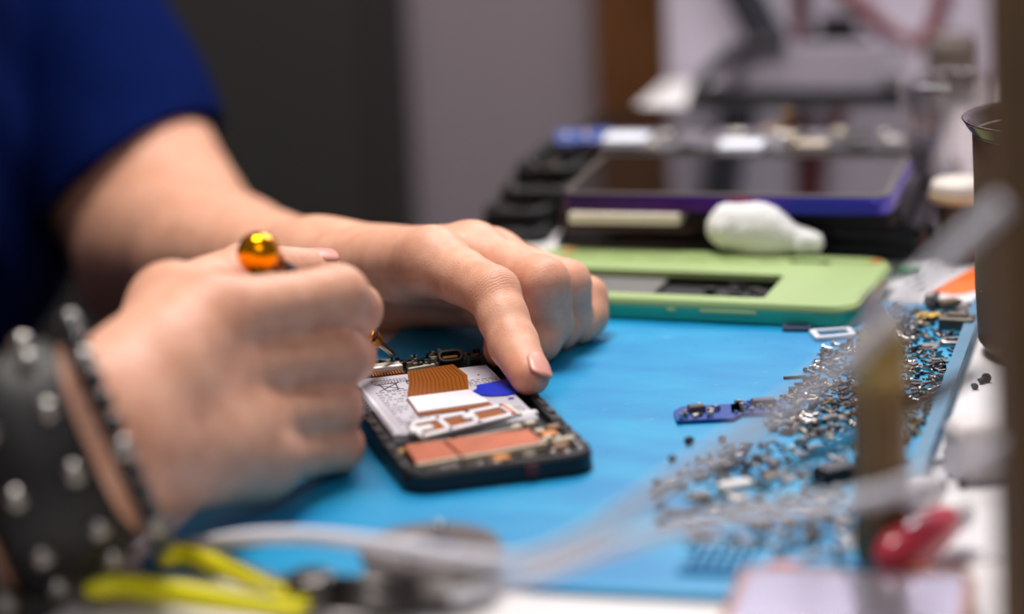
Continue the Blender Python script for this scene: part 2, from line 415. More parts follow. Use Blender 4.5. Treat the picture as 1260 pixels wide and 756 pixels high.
# ---- right hand (near hand, holding the driver)
R_wr = G(104, 548, .0500)
RF = {
 'index': [G(258, 392, .0705), G(414, 366, .0667), G(436, 382, .0534), G(430, 394, .0445)],
 'middle': [G(262, 460, .0520), G(417, 438, .0455), G(430, 440, .0353), G(412, 424, .0342)],
 'ring': [G(287, 522, .0345), G(411, 502, .0270), G(414, 496, .0185), G(382, 476, .0216)],
 'pinky': [G(320, 568, .0195), G(415, 549, .0120), G(406, 527, .0098), G(380, 508, .0128)],
 'thumb': [G(172, 468, .0600), G(212, 378, .0710), G(302, 337, .0655), G(392, 333, .0560)],
}
RR = {'index': (.0150, .0122, .0106, .0086), 'middle': (.0140, .0110, .0100, .0083), 'ring': (.0132, .0106, .0096, .0082), 'pinky': (.0125, .0098, .0088, .0074), 'thumb': (.018, .0135, .0115, .0090)}
rlat = (RF['index'][0] - RF['pinky'][0]).normalized()
R_el = Vector((-.36, .79, -.02)); R_sh = Vector((-.435, 1.245, .17))
def f_right(P):
    fing = None
    for n in ('index', 'middle', 'ring', 'pinky'):
        pts = RF[n]; rs = RR[n]
        m0 = pts[0].lerp(pts[1], 0.5)
        d = chain(P, [A3(pts[0]), A3(m0), A3(pts[1]), A3(pts[2]), A3(pts[3])], [rs[0], rs[1] * .97, rs[1], rs[2], rs[3]], 0.0025)
        fing = d if fing is None else smin(fing, d, 0.0007)
    palm = None
    for n, t, r0, r1 in (('index', 0.010, .0165, .0148), ('middle', 0.003, .0175, .0145), ('ring', -0.003, .0175, .0140), ('pinky', -0.010, .0165, .0138)):
        d = cap(P, A3(R_wr + rlat * t), A3(RF[n][0]), r0, r1); palm = d if palm is None else smin(palm, d, 0.014)
    th = RF['thumb']
    d = smin(cap(P, A3(R_wr + rlat * .006), A3(th[0]), .0175, .017), cap(P, A3(th[0]), A3(th[1]), .019, .0145), 0.012)
    palm = smin(palm, d, 0.010)
    d = cap(P, A3(th[1]), A3(RF['index'][0].lerp(RF['index'][1], .12) + Vector((0, .016, -.004))), .0125, .011); palm = smin(palm, d, 0.014)
    thc = chain(P, [A3(th[1]), A3(th[2]), A3(th[3])], [.0142, .0118, .0088], 0.003)
    hand = smin(palm, fing, 0.007); hand = smin(hand, thc, 0.004)
    fm = R_el.lerp(R_wr, .45); fa = None
    for s in (-1, 1):
        d = chain(P, [A3(R_el + rlat * s * .008), A3(fm + rlat * s * .016), A3(R_wr + rlat * s * .010)], [.040, .031, .0190], .01)
        fa = d if fa is None else smin(fa, d, .02)
    ua = cap(P, A3(R_sh), A3(R_el), .062, .046)
    return smin(smin(fa, ua, .015), hand, .02)
neck = Vector((-.36, 1.44, .25)); headc = Vector((-.30, 1.42, .43))
hd = Vector((0.72, -0.36, -0.58)).normalized()           # looking down at the work
hx = hd.cross(Vector((0, 0, 1))).normalized(); hu = hx.cross(hd).normalized()
def f_head(P):
    Q = P - A3(headc); a = Q @ A3(hd); b = Q @ A3(hx); c = Q @ A3(hu); R = np.stack([a, b, c], 1)
    d = ell(R, (-.015, 0, .03), (.108, .084, .105))
    d = smin(d, ell(R, (.025, 0, -.06), (.078, .064, .085)), .03)
    d = smin(d, cap(R, A3((.098, 0, .012)), A3((.122, 0, -.030)), .009, .013), .012)      # nose
    d = smin(d, cap(R, A3((.092, -.03, .032)), A3((.092, .03, .032)), .011, .011), .015)    # brow
    for s in (-1, 1):
        d = np.maximum(d, -(ell(R, (.108, s * .032, .012), (.012, .016, .010))))
        d = smin(d, ell(R, (.092, s * .032, .010), (.0135, .0135, .0135)), .003)            # eyes
        d = smin(d, ell(R, (-.005, s * .088, -.012), (.022, .010, .034)), .006)             # ears
    d = smin(d, cap(R, A3((.096, -.02, -.068)), A3((.096, .02, -.068)), .008, .008), .006)  # lips
    d = np.maximum(d, -cap(R, A3((.106, -.022, -.069)), A3((.106, .022, -.069)), .0022, .0022))
    d = smin(d, cap(P, A3(neck), A3(headc - Vector((.02, 0, .02))), .062, .055), .03)
    return smin(d, cap(P, A3(R_sh + Vector((0.01, .02, 0))), A3(L_sh + Vector((0, -.02, 0.02))), .038, .038), .05)

def skin_material():
    m = bpy.data.materials.new('skin'); m.use_nodes = True; nt = m.node_tree; N = nt.nodes; L = nt.links
    p = N['Principled BSDF']; tc = N.new('ShaderNodeTexCoord')
    n1 = N.new('ShaderNodeTexNoise'); n1.inputs['Scale'].default_value = 90; n1.inputs['Detail'].default_value = 6; n1.inputs['Roughness'].default_value = 0.65
    L.new(tc.outputs['Object'], n1.inputs['Vector'])
    mx = N.new('ShaderNodeMix'); mx.data_type = 'RGBA'; mx.inputs[6].default_value = lin((208, 146, 117)); mx.inputs[7].default_value = lin((230, 176, 148))
    rp = N.new('ShaderNodeMapRange'); rp.inputs[1].default_value = 0.3; rp.inputs[2].default_value = 0.7
    L.new(n1.outputs['Fac'], rp.inputs[0]); L.new(rp.outputs[0], mx.inputs[0])
    col = mx.outputs[2]
    def mask(c, r, k):
        v = N.new('ShaderNodeVectorMath'); v.operation = 'DISTANCE'; v.inputs[1].default_value = tuple(c); L.new(tc.outputs['Object'], v.inputs[0])
        r_ = N.new('ShaderNodeMapRange'); r_.interpolation_type = 'SMOOTHSTEP'; r_.inputs[1].default_value = r; r_.inputs[2].default_value = r * 0.25; r_.inputs[3].default_value = 0; r_.inputs[4].default_value = k
        L.new(v.outputs['Value'], r_.inputs[0]); return r_.outputs[0]
    tot = None
    for c, r, k in [(LF['index'][1], .018, .35), (LF['index'][3], .016, .55), (LF['index'][2], .013, .25), (LF['middle'][1], .017, .35), (LF['index'][0], .020, .25), (LF['middle'][3], .014, .3), (LF['thumb'][3], .014, .4), (LF['ring'][1], .015, .3), (LF['pinky'][1], .014, .3),
                    (RF['index'][0], .022, .5), (RF['middle'][0], .022, .5), (RF['ring'][0], .02, .4), (RF['index'][1], .016, .3), (RF['middle'][1], .016, .4), (RF['ring'][1], .016, .35), (RF['pinky'][1], .016, .5), (RF['thumb'][3], .014, .4)]:
        o = mask(c, r, k)
        if tot is None: tot = o
        else:
            a = N.new('ShaderNodeMath'); a.operation = 'MAXIMUM'; L.new(tot, a.inputs[0]); L.new(o, a.inputs[1]); tot = a.outputs[0]
    m2 = N.new('ShaderNodeMix'); m2.data_type = 'RGBA'; m2.inputs[7].default_value = lin((214, 122, 98)); L.new(tot, m2.inputs[0]); L.new(col, m2.inputs[6])
    L.new(m2.outputs[2], p.inputs['Base Color'])
    # pores plus the transverse folds over the finger joints
    nb = N.new('ShaderNodeTexVoronoi'); nb.inputs['Scale'].default_value = 1100; L.new(tc.outputs['Object'], nb.inputs['Vector'])
    hgt = N.new('ShaderNodeMath'); hgt.operation = 'MULTIPLY'; hgt.inputs[1].default_value = 0.10; L.new(nb.outputs['Distance'], hgt.inputs[0]); h = hgt.outputs[0]
    for n, i, r, fr in (('index', 1, .0140, 2300), ('index', 2, .0100, 1500), ('middle', 1, .0120, 2500), ('ring', 1, .012, 2500)):
        pts = LF[n]; ax = ((pts[i] - pts[i - 1]).normalized() + (pts[i + 1] - pts[i]).normalized()).normalized()
        s = N.new('ShaderNodeVectorMath'); s.operation = 'SUBTRACT'; s.inputs[1].default_value = tuple(pts[i]); L.new(tc.outputs['Object'], s.inputs[0])
        wv = N.new('ShaderNodeTexNoise'); wv.inputs['Scale'].default_value = 260; L.new(tc.outputs['Object'], wv.inputs['Vector'])
        d = N.new('ShaderNodeVectorMath'); d.operation = 'DOT_PRODUCT'; d.inputs[1].default_value = tuple(ax); L.new(s.outputs[0], d.inputs[0])
        q = N.new('ShaderNodeMath'); q.operation = 'MULTIPLY'; q.inputs[1].default_value = fr; L.new(d.outputs['Value'], q.inputs[0])
        q2 = N.new('ShaderNodeMath'); q2.operation = 'MULTIPLY_ADD'; q2.inputs[1].default_value = 7.0; L.new(wv.outputs['Fac'], q2.inputs[0]); L.new(q.outputs[0], q2.inputs[2])
        sn = N.new('ShaderNodeMath'); sn.operation = 'SINE'; L.new(q2.outputs[0], sn.inputs[0])
        ab = N.new('ShaderNodeMath'); ab.operation = 'POWER'; ab2 = N.new('ShaderNodeMath'); ab2.operation = 'ABSOLUTE'; L.new(sn.outputs[0], ab2.inputs[0]); L.new(ab2.outputs[0], ab.inputs[0]); ab.inputs[1].default_value = 0.4
        mk = mask(pts[i], r * 1.15, .62)
        pr = N.new('ShaderNodeMath'); pr.operation = 'MULTIPLY_ADD'; L.new(ab.outputs[0], pr.inputs[0]); L.new(mk, pr.inputs[1]); L.new(h, pr.inputs[2]); h = pr.outputs[0]
    bp = N.new('ShaderNodeBump'); bp.inputs['Strength'].default_value = 0.6; bp.inputs['Distance'].default_value = 0.0010; L.new(h, bp.inputs['Height']); L.new(bp.outputs['Normal'], p.inputs['Normal'])
    p.inputs['Roughness'].default_value = 0.50; p.inputs['Specular IOR Level'].default_value = 0.4
    p.inputs['Subsurface Weight'].default_value = 0.12; p.inputs['Subsurface Radius'].default_value = (0.006, 0.0022, 0.001); p.inputs['Subsurface Scale'].default_value = 1.0
    return m
M_SKIN = skin_material()
person = thing('person', 'person in a navy blue t-shirt leaning over the bench with a small screwdriver', 'person', (0, 0, 0))
parts = [mesh_sdf(f_left, (-.44, .98, -.14), (.07, 1.76, .30), 0.00155),
         mesh_sdf(f_right, (-.54, .70, -.10), (-.02, 1.36, .28), 0.0019),
         mesh_sdf(f_head, (-.55, 1.15, .06), (-.10, 1.78, .60), 0.0042)]
body = bpy.data.objects.new('body', np_mesh('body', parts, M_SKIN)); COL.objects.link(body); body.parent = person

# clothing
def torso(P):
    d = chain(P, [A3((-.325, 1.60, .13)), A3((-.350, 1.545, .0)), A3((-.48, 1.48, -.30))], [.088, .092, .10], .05)
    d = smin(d, chain(P, [A3((-.42, 1.29, .13)), A3((-.47, 1.27, .0)), A3((-.58, 1.24, -.30))], [.088, .10, .11], .05), .08)
    return smin(d, chain(P, [A3((-.385, 1.44, .17)), A3((-.43, 1.40, -.05)), A3((-.54, 1.36, -.30))], [.105, .115, .12], .05), .08)
hem_n = Vector((.58, -.36, -.70)).normalized()
hem_c = D(176, 180, 1.50)
def f_shirt(P):
    t = torso(P)
    s = chain(P, [A3(L_sh), A3(L_mid), A3(L_el)], [.076, .0630, .0630], .03)
    hp = (P - A3(hem_c)) @ A3(hem_n)
    s = np.maximum(s, hp)
    hol = np.maximum(chain(P, [A3(L_sh), A3(L_mid), A3(L_el)], [.064, .0545, .0545], .03), -(hp + .02))
    s = np.maximum(s, -hol)
    rm = R_sh.lerp(R_el, .45); rn = (R_el - R_sh).normalized()
    s2 = np.maximum(cap(P, A3(R_sh), A3(R_sh.lerp(R_el, .8)), .080, .070), (P - A3(rm)) @ A3(rn))
    wv = .0018 * np.sin(P[:, 2] * 70 + P[:, 0] * 40 + 2 * np.sin(P[:, 1] * 30)) + .0012 * np.sin(P[:, 2] * 40 - P[:, 1] * 80)
    d = smin(smin(t + wv, s + wv * .4, .006), s2, .03)
    return np.maximum(d, -cap(P, A3(neck - Vector((.01, 0, .03))), A3(neck + Vector((.02, 0, .12))), .066, .075))
M_SHIRT = mat('navy_jersey', (2, 19, 70), 0.95, var=0.2, scale=60, bump=0.35, bscale=1500, spec=0.08)
sh_o = bpy.data.objects.new('t_shirt', np_mesh('t_shirt', [mesh_sdf(f_shirt, (-.72, 1.05, -.46), (-.05, 1.80, .34), 0.0034)], M_SHIRT)); COL.objects.link(sh_o); sh_o.parent = person
HIP = Vector((-.56, 1.36, 0))
def f_trousers(P):
    d = cap(P, A3((-.57, 1.25, -.37)), A3((-.52, 1.46, -.37)), .125, .118)
    for k in (-1, 1):
        h = HIP + E2 * .10 * k + Vector((0, 0, -.40)); kn = h + E1 * .40 + E2 * .05 * k + Vector((0, 0, .03)); an = kn - E1 * .04; an.z = Z_FLOOR + .08
        d = smin(d, chain(P, [A3(h), A3(kn), A3(an)], [.10, .072, .048], .03), .05)
    return d
tr_o = bpy.data.objects.new('trousers', np_mesh('trousers', [mesh_sdf(f_trousers, (-.80, 1.0, -.80), (.02, 1.7, -.2), 0.006)], mat('black_denim', (20, 19, 21), 0.9, bump=0.3))); COL.objects.link(tr_o); tr_o.parent = person
for k in (-1, 1):
    an = HIP + E2 * .15 * k + E1 * .36
    b = MB(); b.prism(rr(.27, .10, .045, 6, .06, 0), 0, .03); b.sphere((.09, 0, .05), .052, 14, (1.5, .85, .8)); b.lathe([(.056, 0), (.056, .09)], (-.0, 0, .025), 14)
    sh_ = b.build('shoe', M_BLACKM, person); sh_.location = (an.x, an.y, Z_FLOOR); sh_.rotation_euler = (0, 0, YAW)
def f_hair(P):
    Q = P - A3(headc); R = np.stack([Q @ A3(hd), Q @ A3(hx), Q @ A3(hu)], 1)
    d = ell(R, (-.022, 0, .036), (.113, .092, .112)) + .003 * np.sin(R[:, 0] * 220) * np.sin(R[:, 1] * 260)
    return np.maximum(d, np.maximum(R[:, 0] - .055 - np.maximum(0, R[:, 2] - .07) * 1.0, -(R[:, 2] + .03 - np.minimum(0, R[:, 0]) * .6)))
ha_o = bpy.data.objects.new('hair', np_mesh('hair', [mesh_sdf(f_hair, (-.48, 1.25, .25), (-.10, 1.60, .64), 0.004)], mat('dark_hair', (32, 24, 19), 0.6, bump=0.5, bscale=300))); COL.objects.link(ha_o); ha_o.parent = person
# finger nails
def nail(c, n, t, wd, ln, R, name='fingernail'):
    n = n.normalized(); t = (t - n * t.dot(n)).normalized(); s = n.cross(t).normalized(); V = []; F = []; NU, NV = 9, 9
    for lay in (0, 1):
        for i in range(NV):
            v = -1 + 2 * i / (NV - 1); ww = wd / 2 * (1 - 0.45 * abs(v) ** 5) 
            for j in range(NU):
                u = -1 + 2 * j / (NU - 1); a = u * ww / R
                cv = (1 - u * u) * 0.18
                V.append(c + t * (ln / 2 * (v + (cv if v > .9 else -cv if v < -.9 else 0))) + s * (R * sin(a)) + n * (R * cos(a) - R - (0.0006 if lay else 0) - 0.0004 * v * v))
    o = NU * NV
    for i in range(NV - 1):
        for j in range(NU - 1):
            a = i * NU + j; F.append((a, a + 1, a + NU + 1, a + NU)); F.append((o + a, o + a + NU, o + a + NU + 1, o + a + 1))
    for i in range(NV - 1):
        for a, b in ((i * NU, (i + 1) * NU), (i * NU + NU - 1, (i + 1) * NU + NU - 1)): F.append((a, b, b + o, a + o))
    for j in range(NU - 1):
        for a in (j, (NV - 1) * NU + j): F.append((a, a + 1, a + 1 + o, a + o))
    ob = plain(name, V, F, M_NAIL, person, True); return ob
M_NAIL = mat('nail', (218, 152, 136), 0.34, var=0.06, scale=300)
tt = (LF['index'][3] - LF['index'][2]).normalized()
tocam = (EYE - LF['index'][3]).normalized()
nn = tocam * cos(radians(32)) + Vector((1, 0, 0)) * sin(radians(32)); nn = (nn - tt * nn.dot(tt)).normalized()
nail(LF['index'][3] + nn * .0084 + tt * .0030, nn - tt * -.18, tt, .0118, .0125, .0088)
tt2 = (RF['thumb'][3] - RF['thumb'][2]).normalized(); n2 = Vector((0, -.45, 1.0)); n2 = (n2 - tt2 * n2.dot(tt2)).normalized()
nail(RF['thumb'][3] + n2 * .0093 - tt2 * .002, n2, tt2, .0135, .015, .010)

# wristwear on the near wrist
fdir = (R_wr - R_el).normalized(); wa = (rlat - fdir * rlat.dot(fdir)).normalized(); wb = fdir.cross(wa).normalized()
def wrist_ring(t, ra, rb, k):
    c = R_wr - fdir * t
    return [c + wa * (ra * cos(2 * pi * i / k)) + wb * (rb * sin(2 * pi * i / k)) for i in range(k)]
watch = thing('wrist_cuff', 'wide black strap with metal studs on the wrist of the hand holding the screwdriver', 'bracelet', tuple(R_wr - fdir * .022))
b = MB(); K = 32
for j, (t, g) in enumerate(((-.004, 0), (-.001, .0035), (.034, .0040), (.037, 0))):
    ra, rb = .0345 + t * .08 + g, .0245 + t * .10 + g
    b.v += [tuple(v - watch.location) for v in wrist_ring(t, ra, rb, K)]
for j in range(3):
    for i in range(K): b.f.append((j * K + i, j * K + (i + 1) % K, (j + 1) * K + (i + 1) % K, (j + 1) * K + i)); b.mi.append(0)
b.build('strap', mat('black_leather', (22, 20, 20), 0.45, bump=0.4, bscale=900), watch, True)
for t in (.006, .026):
    for i, v in enumerate(wrist_ring(t, .0345 + t * .08 + .0036, .0245 + t * .10 + .0036, 11)):
        MB().sphere(tuple(v - watch.location), .0042, 10).build('stud', M_STEEL, watch, True)
for (t, mt, nm, lab, rad) in ((-.011, mat('black_onyx', (16, 16, 18), 0.15, coat=0.6), 'bead_bracelet', 'bracelet of black and silver beads nearest the hand on the near wrist', .0042), (.043, M_DSTEEL, 'bead_bracelet', 'bracelet of dark metal beads above the black strap on the near wrist', .0046)):
    br = thing(nm, lab, 'bracelet', tuple(R_wr - fdir * t))
    ring = wrist_ring(t, .0352 + max(0, t) * .10 + rad, .0250 + max(0, t) * .12 + rad, 30)
    for i, v in enumerate(ring):
        MB().sphere(tuple(v - br.location), rad, 10).build('bead', M_STEEL if i % 4 == 0 else mt, br, True)
    MB().tube([v - br.location for v in ring] + [ring[0] - br.location], .0008, 6).build('cord', M_BLACKM, br, True)

# stool under the person
st = thing('stool', 'low black stool beneath the person in the blue shirt', 'stool', (-.56, 1.36, Z_FLOOR))
MB().lathe([(.19, .22), (.20, .235), (.20, .27), (.18, .285), (0, .285)], (0, 0, 0), 28).build('seat', M_BLACK, st)
for a in range(4):
    MB().tube([(.14 * cos(a * pi / 2 + .7), .14 * sin(a * pi / 2 + .7), .225), (.19 * cos(a * pi / 2 + .7), .19 * sin(a * pi / 2 + .7), 0.0)], .014).build('leg', M_DSTEEL, st)

# ------------------------------------------------------------------ screwdriver
sA = D(318, 312, .990); sT = G(486, 437, .0125); sx = (sT - sA); sL = sx.length; sx.normalize()
sd = thing('precision_screwdriver', 'small screwdriver with golden ball end and black grip held in the hand', 'screwdriver', tuple(sT), sx.to_track_quat('Z', 'Y').to_euler())
def zz(t): return -sL + t * sL
capl = MB(); capl.lathe([(0, zz(0) - .0085), (.0030, zz(0) - .0080), (.0058, zz(0) - .0058), (.0076, zz(0) - .0028), (.0082, zz(0)), (.0076, zz(0) + .003), (.0062, zz(0) + .0048), (.0056, zz(0) + .0055), (.0050, zz(0) + .014), (.0042, zz(0) + .0155)], n=28); capl.build('ball_cap', M_GOLD, sd, True)
MB().lathe([(.0040, zz(0) + .0150), (.0042, zz(0) + .02), (.0042, zz(.570)), (.0040, zz(.575))], n=18).build('handle', M_BLACK, sd)
for k in range(9):
    z = zz(.575) + .0034 * k
    MB().lathe([(.0036, z), (.0043, z + .0004), (.0043, z + .0013), (.0036, z + .0017)], n=18).build('grip_ring', M_GOLD if k % 2 else M_BLACK, sd)
zc = zz(.575) + .0034 * 9
MB().lathe([(.0037, zz(.575)), (.0037, zc), (.0038, zc + .002), (.0030, zc + .0065), (.0019, zc + .009)], n=18).build('ferrule', mat('gold_ferrule', (226, 150, 40), 0.3, 0.9), sd)
MB().lathe([(.0015, zc + .008), (.0015, -.004), (.0008, -.0008), (.0004, 0)], n=12).build('blade', M_STEEL, sd)

# ------------------------------------------------------------------ the opened phone on the mat
ph = thing('opened_phone', 'opened black phone with bare battery and orange flex under both hands', 'phone', (-.0249, 1.0069, 0), (0, 0, radians(14.3)))
M_PHBLK = mat('phone_black', (16, 17, 20), 0.38, var=0.25, scale=300)
PW, PL = .0726, .1546
b = MB(); b.ring(rr(PW, PL, .010, 6), rr(PW - .009, PL - .009, .006, 6), .0012, .008, .0012); b.prism(rr(PW - .005, PL - .005, .007, 6), 0.0012, .0048); b.build('frame', M_PHBLK, ph)
b = MB(); b.prism(rr(PW + .0006, PL + .0006, .0103, 6), 0, .0014); b.build('screen_glass', M_GLASSBLK, ph)
b = MB()
for s in (-1, 1):
    for k in range(12): b.box((s * 35.2 * mm, (-52 + 9.2 * k) * mm, .0082), (2.6 * mm, random.uniform(2, 7) * mm, .0009))
b.build('rim_clips', mat('rim_clip_grey', (44, 42, 44), 0.5), ph)['kind'] = 'stuff'
for y in (-30, -12, 6, 24, 44):
    MB().lathe([(1.3 * mm, 0), (1.3 * mm, .0006), (.5 * mm, .0006), (.5 * mm, .0001)], (35.0 * mm, y * mm, .0081), 12).build('screw_boss', M_BLACKM, ph)
# battery
M_BATT = mat('battery_wrap', (188, 184, 194), 0.45, 0.05, var=0.08, scale=80)
bat = MB().cham((-1.2 * mm, 10.5 * mm, .0066), (59.5 * mm, 63 * mm, .0040), .0009).build('battery', M_BATT, ph)
MB().cham((-29.0 * mm, 10.5 * mm, .0068), (2.4 * mm, 63 * mm, .0038), .0006).build('battery_edge_tape', mat('pale_tape', (218, 216, 222), 0.4), bat)
M_INK = mat('grey_ink', (132, 126, 134), 0.7, var=0)
inkm = MB()
def pad(x0, y0, x1, y1, z=.00868, m=None): (m or inkm).box(((x0 + x1) / 2 * mm, (y0 + y1) / 2 * mm, z), (abs(x1 - x0) * mm, abs(y1 - y0) * mm, .00006))
def linepad(p, q, wd, m): 
    p = Vector(p + (0,)) * mm; q = Vector(q + (0,)) * mm; d = q - p
    m.box(tuple((p + q) / 2 + Vector((0, 0, .00868))), (d.length, wd * mm, .00006), atan2(d.y, d.x))
for row in range(13):                                               # illegible fine print
    y = 22.5 - row * 2.9; x = -25.5
    while x < (-12 if row > 3 else -13):
        l = random.uniform(.6, 2.6)
        if random.random() < .8: pad(x, y, x + l, y + 1.1)
        x += l + random.uniform(.5, 1.2)
for row in range(3):
    x = -24
    while x < -9: l = random.uniform(.4, 1.2); pad(x, 37.2 - row * 1.6, x + l, 36.1 - row * 1.6); x += l + .45
for row in range(4):
    x = 13.5
    while x < 25: l = random.uniform(.6, 2.4); pad(x, 26 - row * 2.0, x + l, 25 - row * 2.0); x += l + .8
for row in range(4):
    x = 19.5
    while x < 26: l = random.uniform(.8, 2.2); pad(x, -8 - row * 2.0, x + l, -9 - row * 2.0); x += l + .7
inkm.build('printed_text', M_INK, bat)['kind'] = 'stuff'
wm = MB()                                                           # crossed-out bin mark
for p, q in (((-22.5, 32.2), (-14.2, 32.2)), ((-21.6, 32), (-20.4, 24.6)), ((-20.4, 24.6), (-15.4, 24.6)), ((-15.4, 24.6), (-14.6, 32)), ((-23.5, 24.5), (-12.6, 33.2)), ((-13.2, 24.5), (-23.4, 32.6))): linepad(p, q, .55, wm)
for p, q in (((-9.8, 33.5), (-6.6, 33.5)), ((-9.8, 29.5), (-9.8, 33.5)), ((-6.6, 29.5), (-6.6, 33.5)), ((-9.8, 29.5), (-6.6, 29.5)), ((-9.4, 33), (-7.2, 30))): linepad(p, q, .5, wm)
wm.build('bin_mark', mat('dark_ink', (52, 46, 50), 0.7, var=0), bat)
# comb of contacts left of the battery
M_RIB = mat('comb_grey', (120, 118, 124), 0.4, 0.3)
for k in range(18):
    MB().box((-32.6 * mm, (-20 + 3.2 * k) * mm, .0062), (3.4 * mm, 1.5 * mm, .0028)).build('rib', M_RIB if k > 8 else M_PHBLK, ph)
# orange flex, its traces, white label, blue tape
flex = MB().prism(mmp((-6.5, 42), (14.2, 44.5), (15.8, 30), (11.2, 14), (15, -6), (-16.4, -7), (-15.6, 12), (-9.6, 29)), .0087, .00935).build('flex_ribbon', M_ORANGEFLEX, ph)
for k in range(14):
    t = k / 13
    top = Vector((-5.0 + 17.5 * t, 42.5 + 1.4 * t, 0)); mid = Vector((-8.8 + 22.5 * t, 28.5 + 1.2 * t, 0)); bot = Vector((-14.5 + 24.5 * t, 12.6 + .8 * t, 0))
    for p, q in ((top, mid), (mid, bot)):
        d = (q - p) * mm; c = (p + q) / 2 * mm
        MB().box((c.x, c.y, .00940), (d.length, .34 * mm, .00012), atan2(d.y, d.x)).build('trace', M_FLEXTRACE, flex)
MB().prism(mmp((-15.2, 12.4), (10.9, 13), (14.2, 0), (13.8, -2.6), (-15.9, -4.6)), .0094, .00975, .0001).build('white_label', mat('label_white', (214, 212, 220), 0.5, var=0.02), ph)['label'] = 'white paper label on the flex'
MB().prism(mmp((8.9, 6.8), (11, 11), (14.6, 14.2), (15.9, 18.1), (22, 19), (29.2, 20.8), (31.2, 6.4), (24, 3.6), (17.7, 4.6), (13.5, 7.2)), .0088, .0093, .0001).build('blue_tape', mat('blue_tape', (24, 52, 190), 0.3, var=0.12), ph)['label'] = 'bright blue adhesive tape'
MB().lathe([(1.3 * mm, .00868), (1.3 * mm, .0089)], (24.5 * mm, .5 * mm, 0), 12).build('ink_dot', mat('violet_ink', (70, 60, 160), .5, var=0), ph)
MB().box((20.8 * mm, 30.5 * mm, .0087), (1.0 * mm, 1.0 * mm, .0002)).build('red_dot', mat('red_ink', (210, 40, 50), .5, var=0), ph)
# white metal bracket with windows over more flex
br = MB(); bp_ = [(-22.5, -15.5), (17.5, -8.2), (19.0, -18.2), (-21.5, -29.0)]
def lerp2(p, q, t): return (p[0] + (q[0] - p[0]) * t, p[1] + (q[1] - p[1]) * t)
MB().prism(mmp((-20.5, -17), (16, -10), (17, -17), (-19.5, -26.5)), .00875, .0092).build('flex_tail', M_ORANGEFLEX, ph)
brk = bpy.data.objects.new('bracket', None)
def bar(p, q, wd, z0, z1, m):
    a = Vector(p + (0,)) * mm; c = Vector(q + (0,)) * mm; d = c - a
    m.box(tuple((a + c) / 2 + Vector((0, 0, (z0 + z1) / 2))), (d.length + wd * mm, wd * mm, z1 - z0), atan2(d.y, d.x))
for i in range(4): bar(bp_[i], bp_[(i + 1) % 4], 2.6, .0086, .0100, br)
for t in (.30, .62): bar(lerp2(bp_[0], bp_[1], t), lerp2(bp_[3], bp_[2], t), 2.4, .0086, .0100, br)
br.build('bracket', mat('bracket_white', (222, 218, 222), 0.4, 0.1, var=.05), ph, bevel=.0003)
bpy.data.objects.remove(brk)
MB().cham((-20 * mm, -22.5 * mm, .0095), (10 * mm, 3.4 * mm, .0018), .0004, .15).build('contact_pad', M_WHITE, ph)
MB().cham((1.5 * mm, -16.5 * mm, .0100), (5.5 * mm, 3.4 * mm, .0018), .0006, .15).build('contact_pad', M_WHITE, ph)
MB().prism(mmp((17.2, -8.0), (18.2, -8.0), (20.2, -19.5), (19.2, -19.5)), .0100, .0103).build('red_line', mat('red_ink', (210, 40, 50), .5, var=0), ph)
MB().prism(mmp((18.6, -7.6), (20.6, -7.8), (22.4, -18.8), (20.8, -19.0)), .0086, .0098).build('pale_strip', mat('pale_green_strip', (196, 206, 184), .45), ph)
MB().cham((25.5 * mm, -15.2 * mm, .0078), (9 * mm, 2.4 * mm, .002), .0005, .08).build('white_bar', M_WHITE, ph)
# copper shields
for poly in (((-30.5, -34.5), (-15.2, -34), (-13.6, -51), (-31, -53)), ((-14.4, -34), (20, -33.5), (21, -47.5), (-12.8, -51))):
    MB().prism(mmp(*poly), .0060, .0092, .0005).build('copper_shield', M_COPPER, ph)
M_SOLD = mat('tinned_edge', (206, 194, 172), 0.4, 0.4)
for p, q in (((-30.6, -53.4), (-28.2, -53.2)), ((-26.4, -53.2), (-14.4, -51.8)), ((-11.8, -51.8), (8, -49.8)), ((9, -49.2), (21, -47.9)), ((21.6, -44.5), (25.4, -42))):
    m = MB(); bar(p, q, 1.6, .0058, .0090, m); m.build('tinned_edge', M_SOLD, ph)
for p, q in (((-8, -32.2), (4, -31.0)), ((6, -30.4), (18, -28.6)), ((-22, -33), (-12, -32.2))):
    m = MB(); bar(p, q, 1.8, .0058, .0084, m); m.build('tinned_edge', mat('dull_tin', (140, 132, 118), .45, .4), ph)
# parts round the lower board
M_AMB = mat('amber_pad', (224, 150, 84), 0.35, 0.4)
for (x, y, w_, l_, m) in ((1.5, -54.8, 6.5, 3.2, M_AMB), (26.5, -37.5, 6.5, 3.4, M_AMB), (30.5, -31.5, 5, 3, mat('tan_pad', (150, 112, 86), .5)), (30.0, -44.4, 9.5, 2.2, M_SOLD), (12.5, -54.3, 5, 2.4, mat('dull_tin', (140, 132, 118), .45, .4)), (26.5, -50.5, 6, 3, mat('tan_pad', (150, 112, 86), .5)), (23.5, -24.5, 4.5, 2.0, M_SOLD), (17.2, -26.5, 4, 2, M_SOLD), (-32.5, -37, 3, 2.2, M_BRASS), (24, -33.5, 4, 2, M_SOLD)):
    MB().cham((x * mm, y * mm, .0070), (w_ * mm, l_ * mm, .0034), .0006, .06).build('board_part', m, ph)
for (x, y) in ((-22, -56.2), (-18, -56.0), (-8, -56.2), (-1.8, -57.4), (22, -53.5), (27, -55.5), (33, -53), (29.5, -39.0), (33.5, -48)):
    MB().lathe([(1.5 * mm, 0), (1.5 * mm, .0012), (1.1 * mm, .0018), (.5 * mm, .0019), (.45 * mm, .0013), (0, .0012)], (x * mm, y * mm, .0062), 14).build('screw_head', M_STEEL, ph)
